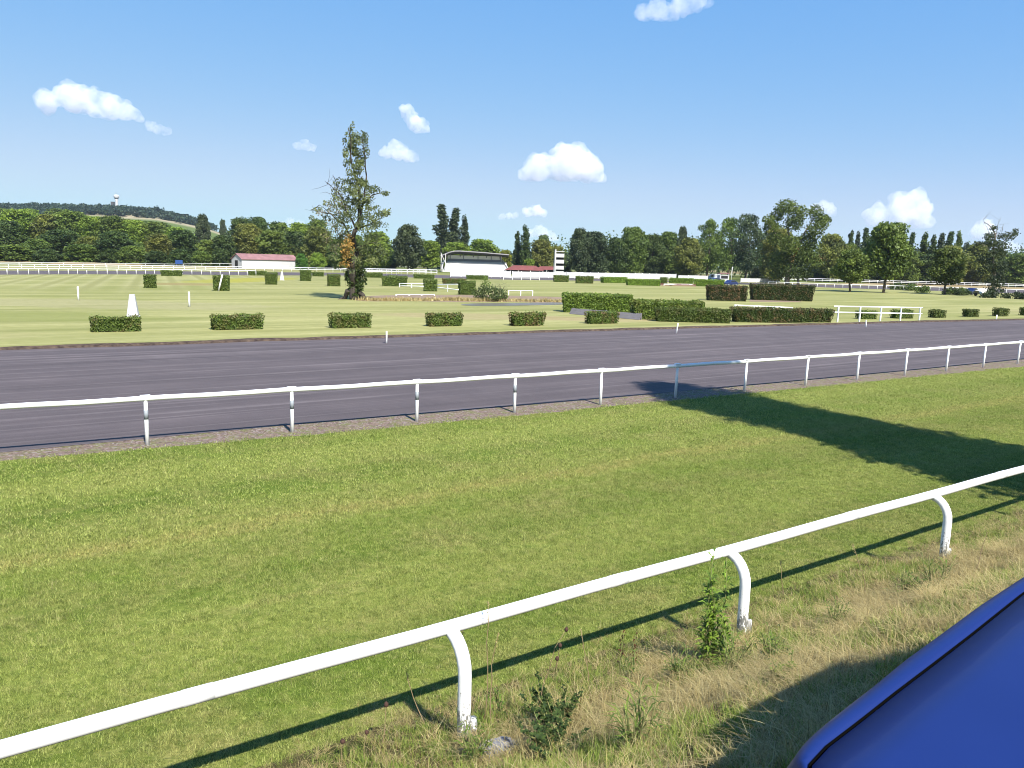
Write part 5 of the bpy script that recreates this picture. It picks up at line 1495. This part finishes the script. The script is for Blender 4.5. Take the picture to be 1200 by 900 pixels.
    for s in (1, -1):
        P = [(xW + .02, s * (yw + .005), zc - .02), (4.32, s * (yw + .005), zc), (3.95, s * yr, zr - .03), (xW + .75, s * yr, zr - .02)]
        quad('side_window', P[::-1] if s > 0 else P, 'carglass')
        for xa, xb in ((xW, xW + .75), (3.0, 3.03), (4.32, 3.65)): MB().tube([(xa, s * (yw + .01), zc - .02), (xb, s * (yr + .008), zr - .02)], .035, 8).build('pillar', M['paint'], root, True)
        MB().box((xW + .55, s * (ww + .06), zc + .02), (.09, .16, .12)).build('wing_mirror', M['paint'], root, False, .03)
        MB().lathe([(.01, 0), (.09, .01), (.10, .03), (.02, .05)], (0, 0, 0), 16).build('headlight', M['carwhite'], root, True).matrix_local = Matrix.Translation((xF - .035, s * (yb - .14), .60)) @ Matrix.Rotation(-math.pi / 2, 4, 'Y')
        for x in (.66, 3.6):
            wo = MB().tube([(x, s * (ww - .14), .31), (x, s * (ww + .045), .31)], .31, 24).build('wheel', M['tyre'], root)
            MB().tube([(x, s * (ww + .045), .31), (x, s * (ww + .056), .31)], .20, 18).build('rim', M['steel'], wo)
    rp = MB()
    for i, x in enumerate(np.linspace(xW + .72, 3.98, 12)):
        for k in range(9): t = k / 4 - 1; rp.v.append((x, t * (yr + .03), zr + .05 * (1 - t * t) - .02 * (abs(i - 5.5) / 5.5) ** 2))
    for i in range(11):
        for k in range(8): a = i * 9 + k; rp.f.append((a, a + 9, a + 10, a + 1))
    rp.build('roof', M['paint'], root, True)
    tag(root, 'glossy blue car parked on the bank, its bonnet corner in the foreground', 'car')


big_car()

# ------------------------------------------------------------------ weeds and stone on the bank
def strap_leaves(stem_pts, n, ln, wd, rg, up=.5):
    polys = []; S = np.array(stem_pts)
    for i in range(n):
        t = rg.uniform(.05, 1); k = min(int(t * (len(S) - 1)), len(S) - 2); p = S[k] + (S[k + 1] - S[k]) * (t * (len(S) - 1) - k)
        a = rg.uniform(0, 6.28); l = ln * rg.uniform(.6, 1.2) * (1.15 - .5 * t); d = np.array([math.cos(a), math.sin(a), up + rg.uniform(-.25, .4)]); d /= np.linalg.norm(d); sd_ = np.cross(d, (0, 0, 1)); sd_ /= np.linalg.norm(sd_) + 1e-6
        m_ = p + d * l * .5 + np.array([0, 0, .02]); e = p + d * l - np.array([0, 0, l * .18]); polys.append([p, m_ - sd_ * wd / 2, e, m_ + sd_ * wd / 2])
    return np.array(polys)


def weed(px, yb, h, label, n_stems, leafn, ln, wd, col, seed, spread=.12, name='leafy_weed', top=0.0):
    p = hit(px, yb); rg = np.random.default_rng(seed); root = empty(name, tuple(p)); mb = MB(); polys = []
    for i in range(n_stems):
        a = rg.uniform(0, 6.28); b0 = rg.normal(0, .03, 2); l = h * rg.uniform(.6, 1) if i else h; e = (b0[0] + math.cos(a) * spread * rg.uniform(.3, 1), b0[1] + math.sin(a) * spread * rg.uniform(.3, 1), l)
        path = limb(mb, (b0[0], b0[1], -.03), e, .0075, .003, rg, 6, .03, 5); polys.append(strap_leaves(path, leafn, ln, wd, rg))
    mb.build('stems', M['stem'], root, True); P = np.concatenate(polys)
    o = link('leaves', quads_mesh('leaves', P, M['foliage'], rg.uniform(0, 1, len(P))), root); o.color = (*col, 1); tag(root, label, 'weed')


weed(828, 778, 1.22, 'tall leafy green weed growing in front of the middle post', 5, 60, .15, .030, (.14, .22, .034), 5, .14)
weed(845, 775, .55, 'shorter leafy weed at the foot of the tall one', 6, 34, .14, .026, (.14, .215, .035), 6, .2)
weed(588, 690 + 150, .30, 'small green weed beside the stone', 3, 14, .08, .02, (.10, .16, .03), 7, .12)
weed(652, 850, .34, 'dark bramble sprawling with round leaves on the bank', 22, 30, .055, .038, (.05, .08, .022), 8, .34, 'bramble')
weed(650, 882, .24, 'low dark bramble in front of the sprawling one', 22, 28, .052, .036, (.045, .075, .022), 9, .38, 'bramble')
weed(1075, 700, .32, 'green weed clump near the right hand post', 6, 20, .13, .02, (.085, .125, .03), 10, .2)
weed(920, 800, .22, 'small green weed clump in the straw before the car', 5, 14, .10, .018, (.12, .17, .035), 11, .16)
weed(740, 800, .30, 'thin green weed left of the tall leafy weed', 3, 12, .09, .018, (.09, .14, .03), 12, .1)


for i, (px, yb, h, ln, lab_) in enumerate(((1096, 690, .42, .24, 'tuft of tall green grass at the foot of the right hand post'), (1058, 702, .36, .22, 'tuft of dark green grass left of the right hand post'), (905, 780, .34, .22, 'tuft of green grass between the middle post and the car'), (860, 790, .40, .24, 'tuft of bright grass just right of the tall leafy weed'), (800, 800, .34, .22, 'tuft of bright grass just left of the tall leafy weed'), (745, 878, .42, .26, 'tuft of green grass at the edge of the car shadow'), (555, 893, .30, .18, 'tuft of green grass below the left post'), (980, 735, .30, .2, 'tuft of green grass in the straw near the car bonnet'))):
    weed(px, yb, h, lab_, 16, 5, ln, .012, (.105, .16, .028), 70 + i, .16, 'grass_tuft')


def stalk(px, yb, h, label, heads, mat='drystem', lean=(0, 0), name='dry_stalk', hr=.016, hl=.045, hm='seedhead'):
    p = hit(px, yb); rg = np.random.default_rng(int(px)); root = empty(name, tuple(p)); mb = MB(); tops = []
    for i in range(heads):
        k = 1 - .12 * i; e = (lean[0] * k + rg.normal(0, .04), lean[1] * k + rg.normal(0, .04), h * k); limb(mb, (0, 0, -.03) if i == 0 else tuple(np.array(tops[0]) * .6), e, .0045, .0025, rg, 6, .03, 5); tops.append(e)
    mb.build('stem', M[mat], root, True)
    for e in tops:
        MB().lathe([(.003, -hl / 2), (hr, -hl * .25), (hr * 1.05, hl * .15), (.004, hl / 2)], e, 8).build('seed_head', M[hm], root, True)
    tag(root, label, 'dry stalk')


stalk(630, 860, .92, 'dry stalk with a cluster of dark seed heads left of the bramble', 3, lean=(.18, .06))
stalk(446, 878, .40, 'short dry stalk with a dark seed head, highest near the rail shadow', 1, lean=(-.02, .1), hr=.02, hl=.06)
stalk(428, 890, .24, 'short dry stalk with a brown seed head in the rail shadow', 1, lean=(0, .06), hr=.018)
stalk(402, 893, .20, 'low dry stalk with a purple brown seed head at the lower left', 1, lean=(-.01, .04), hr=.022)
weed(737, 785, .42, 'reddish dock stalk left of the tall leafy weed', 3, 22, .06, .016, (.085, .032, .018), 13, .05, 'dock_stalk')
for i, (px, yb, h, lx, lab_) in enumerate(((566, 850, 1.15, .02, 'tall straw stem crossing the rail right of the left post'), (558, 838, .95, -.16, 'tall straw stem leaning left near the left post'), (575, 848, .85, .05, 'straw stem right of the left post'), (690, 800, .55, -.1, 'straw stem leaning over the rail shadow'), (500, 850, .50, -.2, 'bent straw stem left of the left post'), (1010, 700, .7, -.16, 'straw stem arching between the middle and right posts'), (920, 700, .5, -.08, 'thin straw stem right of the middle post'), (1140, 680, .6, .14, 'straw stem leaning right near the right hand post'))):
    p = hit(px, yb); rg = np.random.default_rng(i + 50); root = empty('straw_stem', tuple(p)); mb = MB(); limb(mb, (0, 0, -.03), (lx, .05, h), .0055, .003, rg, 7, .05, 5); mb.build('stem', M['drystem'], root, True)
    Q = []
    for k in range(16): t = rg.uniform(.84, 1); q = np.array([lx * t, .05 * t, h * t]); Q.append(q + rg.normal(0, .006, 3))
    o = link('seed_plume', quads_mesh('seed_plume', leaf_quads(np.array(Q), .028, rg, 0, .3), M['straw_blade'], rg.uniform(0, 1, 16)), root); tag(root, lab_, 'straw stem')

p = hit(584, 884); me = bpy.data.meshes.new('stone'); import bmesh
bm = bmesh.new(); bmesh.ops.create_icosphere(bm, subdivisions=4, radius=.13)
for v in bm.verts:
    n = v.co.normalized(); v.co *= 1 + .22 * mnoise.noise(n * 2.1) + .09 * mnoise.noise(n * 7); v.co.x *= 1.35; v.co.z *= .65
bm.to_mesh(me); bm.free(); me.materials.append(M['stone']); o = link('stone', me); o.location = (p[0], p[1], p[2] + .03); o.rotation_euler.z = .4
tag(o, 'rough grey stone lying in dry grass right of the left post', 'stone')

# ------------------------------------------------------------------ clouds
def cloud(px, py, wpx, hpx, lumps, label, dens=1.0, d=6000.0, seed=1):
    q = atd(px, py, d); s = d / 930; rg = np.random.default_rng(seed); bm = bmesh.new()
    for (lx, ly, r) in lumps:                              # in pixels around the centre, y up
        m_ = Matrix.Translation((lx * s * .95, rg.normal(0, .3) * r * s, ly * s)) @ Matrix.Diagonal((r * s * 1.02, r * s, r * s * .80, 1))
        bmesh.ops.create_icosphere(bm, subdivisions=4, radius=1.0, matrix=m_)
    for v in bm.verts:
        p = v.co / (hpx * s)
        v.co += v.normal * hpx * s * (.05 + .17 * mnoise.noise(p * 2.6 + Vector((seed, 0, 0))) + .12 * mnoise.noise(p * 6.5) + .06 * mnoise.noise(p * 13))
        if v.co.z < -hpx * .42 * s: v.co.z = -hpx * .42 * s + (v.co.z + hpx * .42 * s) * .2
    me = bpy.data.meshes.new('cloud'); bm.to_mesh(me); bm.free(); me.materials.append(M['cloud'])
    o = link('cloud', me); o.location = tuple(q); md = o.modifiers.new('merge', 'REMESH'); md.mode = 'VOXEL'; md.voxel_size = hpx * s / 34
    o.color = (1, 1, 1, dens * max(1.0, (95 / wpx) ** .8)); tag(o, label, 'cloud'); return o


cloud(657, 191, 95, 48, [(-30, -8, 15), (-18, -3, 17), (-4, -6, 18), (12, 0, 19), (4, 12, 12), (28, -6, 18), (34, -2, 13), (20, 8, 13), (-38, -14, 9), (40, -12, 10)], 'largest puffy white cloud, above the judges tower', 1.4, seed=2)
cloud(97, 121, 130, 44, [(-46, -1, 8), (-34, 3, 13), (-22, 6, 15), (-6, 6, 16), (10, 4, 15), (26, -1, 14), (40, -7, 12), (50, -10, 10), (60, -13, 7)], 'long white cloud at the upper left above the hill', 1.3, 6130.0, seed=3)
cloud(186, 151, 32, 16, [(-9, 3, 6), (0, 0, 6), (8, -3, 5)], 'faint small cloud trailing right of the long left cloud', .5, seed=4)
cloud(356, 171, 28, 14, [(-6, 0, 5), (2, 1, 6), (8, -1, 5)], 'small faint cloud left of the lone tree', .6, seed=5)
cloud(467, 178, 46, 26, [(-14, 0, 8), (-4, 3, 10), (6, -2, 9), (16, -6, 6)], 'small white cloud right of the lone tree top', .8, seed=6)
cloud(485, 140, 28, 34, [(-8, 9, 7), (-2, 3, 7), (4, -3, 9), (7, -10, 7)], 'small slanting white cloud right of and above the lone tree', .8, seed=7)
cloud(787, 10, 84, 34, [(-32, -6, 9), (-18, -2, 12), (-4, -5, 10), (10, 4, 12), (24, 8, 12), (36, 8, 8)], 'white cloud touching the top edge of the photo', .7, seed=8)
cloud(1056, 246, 80, 46, [(-30, -10, 10), (-18, -8, 12), (-4, 0, 15), (8, 8, 15), (16, -4, 16), (24, 0, 12), (14, 18, 9), (34, -14, 8), (-26, 4, 7)], 'tall puffy white cloud above the poplar row', 1.1, seed=9)
cloud(1152, 268, 30, 32, [(-4, -6, 9), (2, 2, 9), (8, -6, 8)], 'small white cloud behind the ragged tree', .8, seed=10)
cloud(1180, 291, 44, 18, [(-12, 0, 7), (2, 1, 8), (14, -1, 7)], 'low white cloud at the right edge above the wood', .7, seed=11)
cloud(626, 248, 28, 16, [(-7, 0, 6), (2, 1, 7), (9, -1, 5)], 'small white cloud beneath the largest puffy one', 1.0, seed=12)
cloud(596, 253, 26, 10, [(-8, -1, 4), (1, 0, 4.5), (8, 1, 4)], 'faint flat cloud above the right end of the grandstand', .6, seed=13)
cloud(632, 274, 40, 18, [(-10, -1, 6), (0, 3, 7), (10, -2, 7), (16, -5, 5)], 'low white cloud just above the trees left of the judges tower', .9, seed=14)
cloud(962, 244, 30, 22, [(-6, 0, 7), (3, 2, 8), (9, -3, 6)], 'faint cloud behind the forked top of the tallest right tree', .6, seed=15)
cloud(340, 262, 40, 14, [(-12, -1, 5), (0, 1, 6), (11, 0, 5)], 'faint low cloud above the left wood beside the lone tree', .6, seed=16)

# ------------------------------------------------------------------ air between here and the hill
m, nt = new_mat('haze_air')
v = nt.nodes.new('ShaderNodeVolumePrincipled'); v.inputs['Color'].default_value = (.72, .84, 1, 1); v.inputs['Density'].default_value = .00006; v.inputs['Anisotropy'].default_value = .2
o = nt.nodes.new('ShaderNodeOutputMaterial'); L(nt, v.outputs[0], o.inputs['Volume'])
hb = MB().box((0, 0, 85), (6600, 6600, 180)).build('haze', m); hb['kind'] = 'stuff'; hb['label'] = 'thin blue summer haze lying over the whole racecourse and hill'; hb['category'] = 'haze'
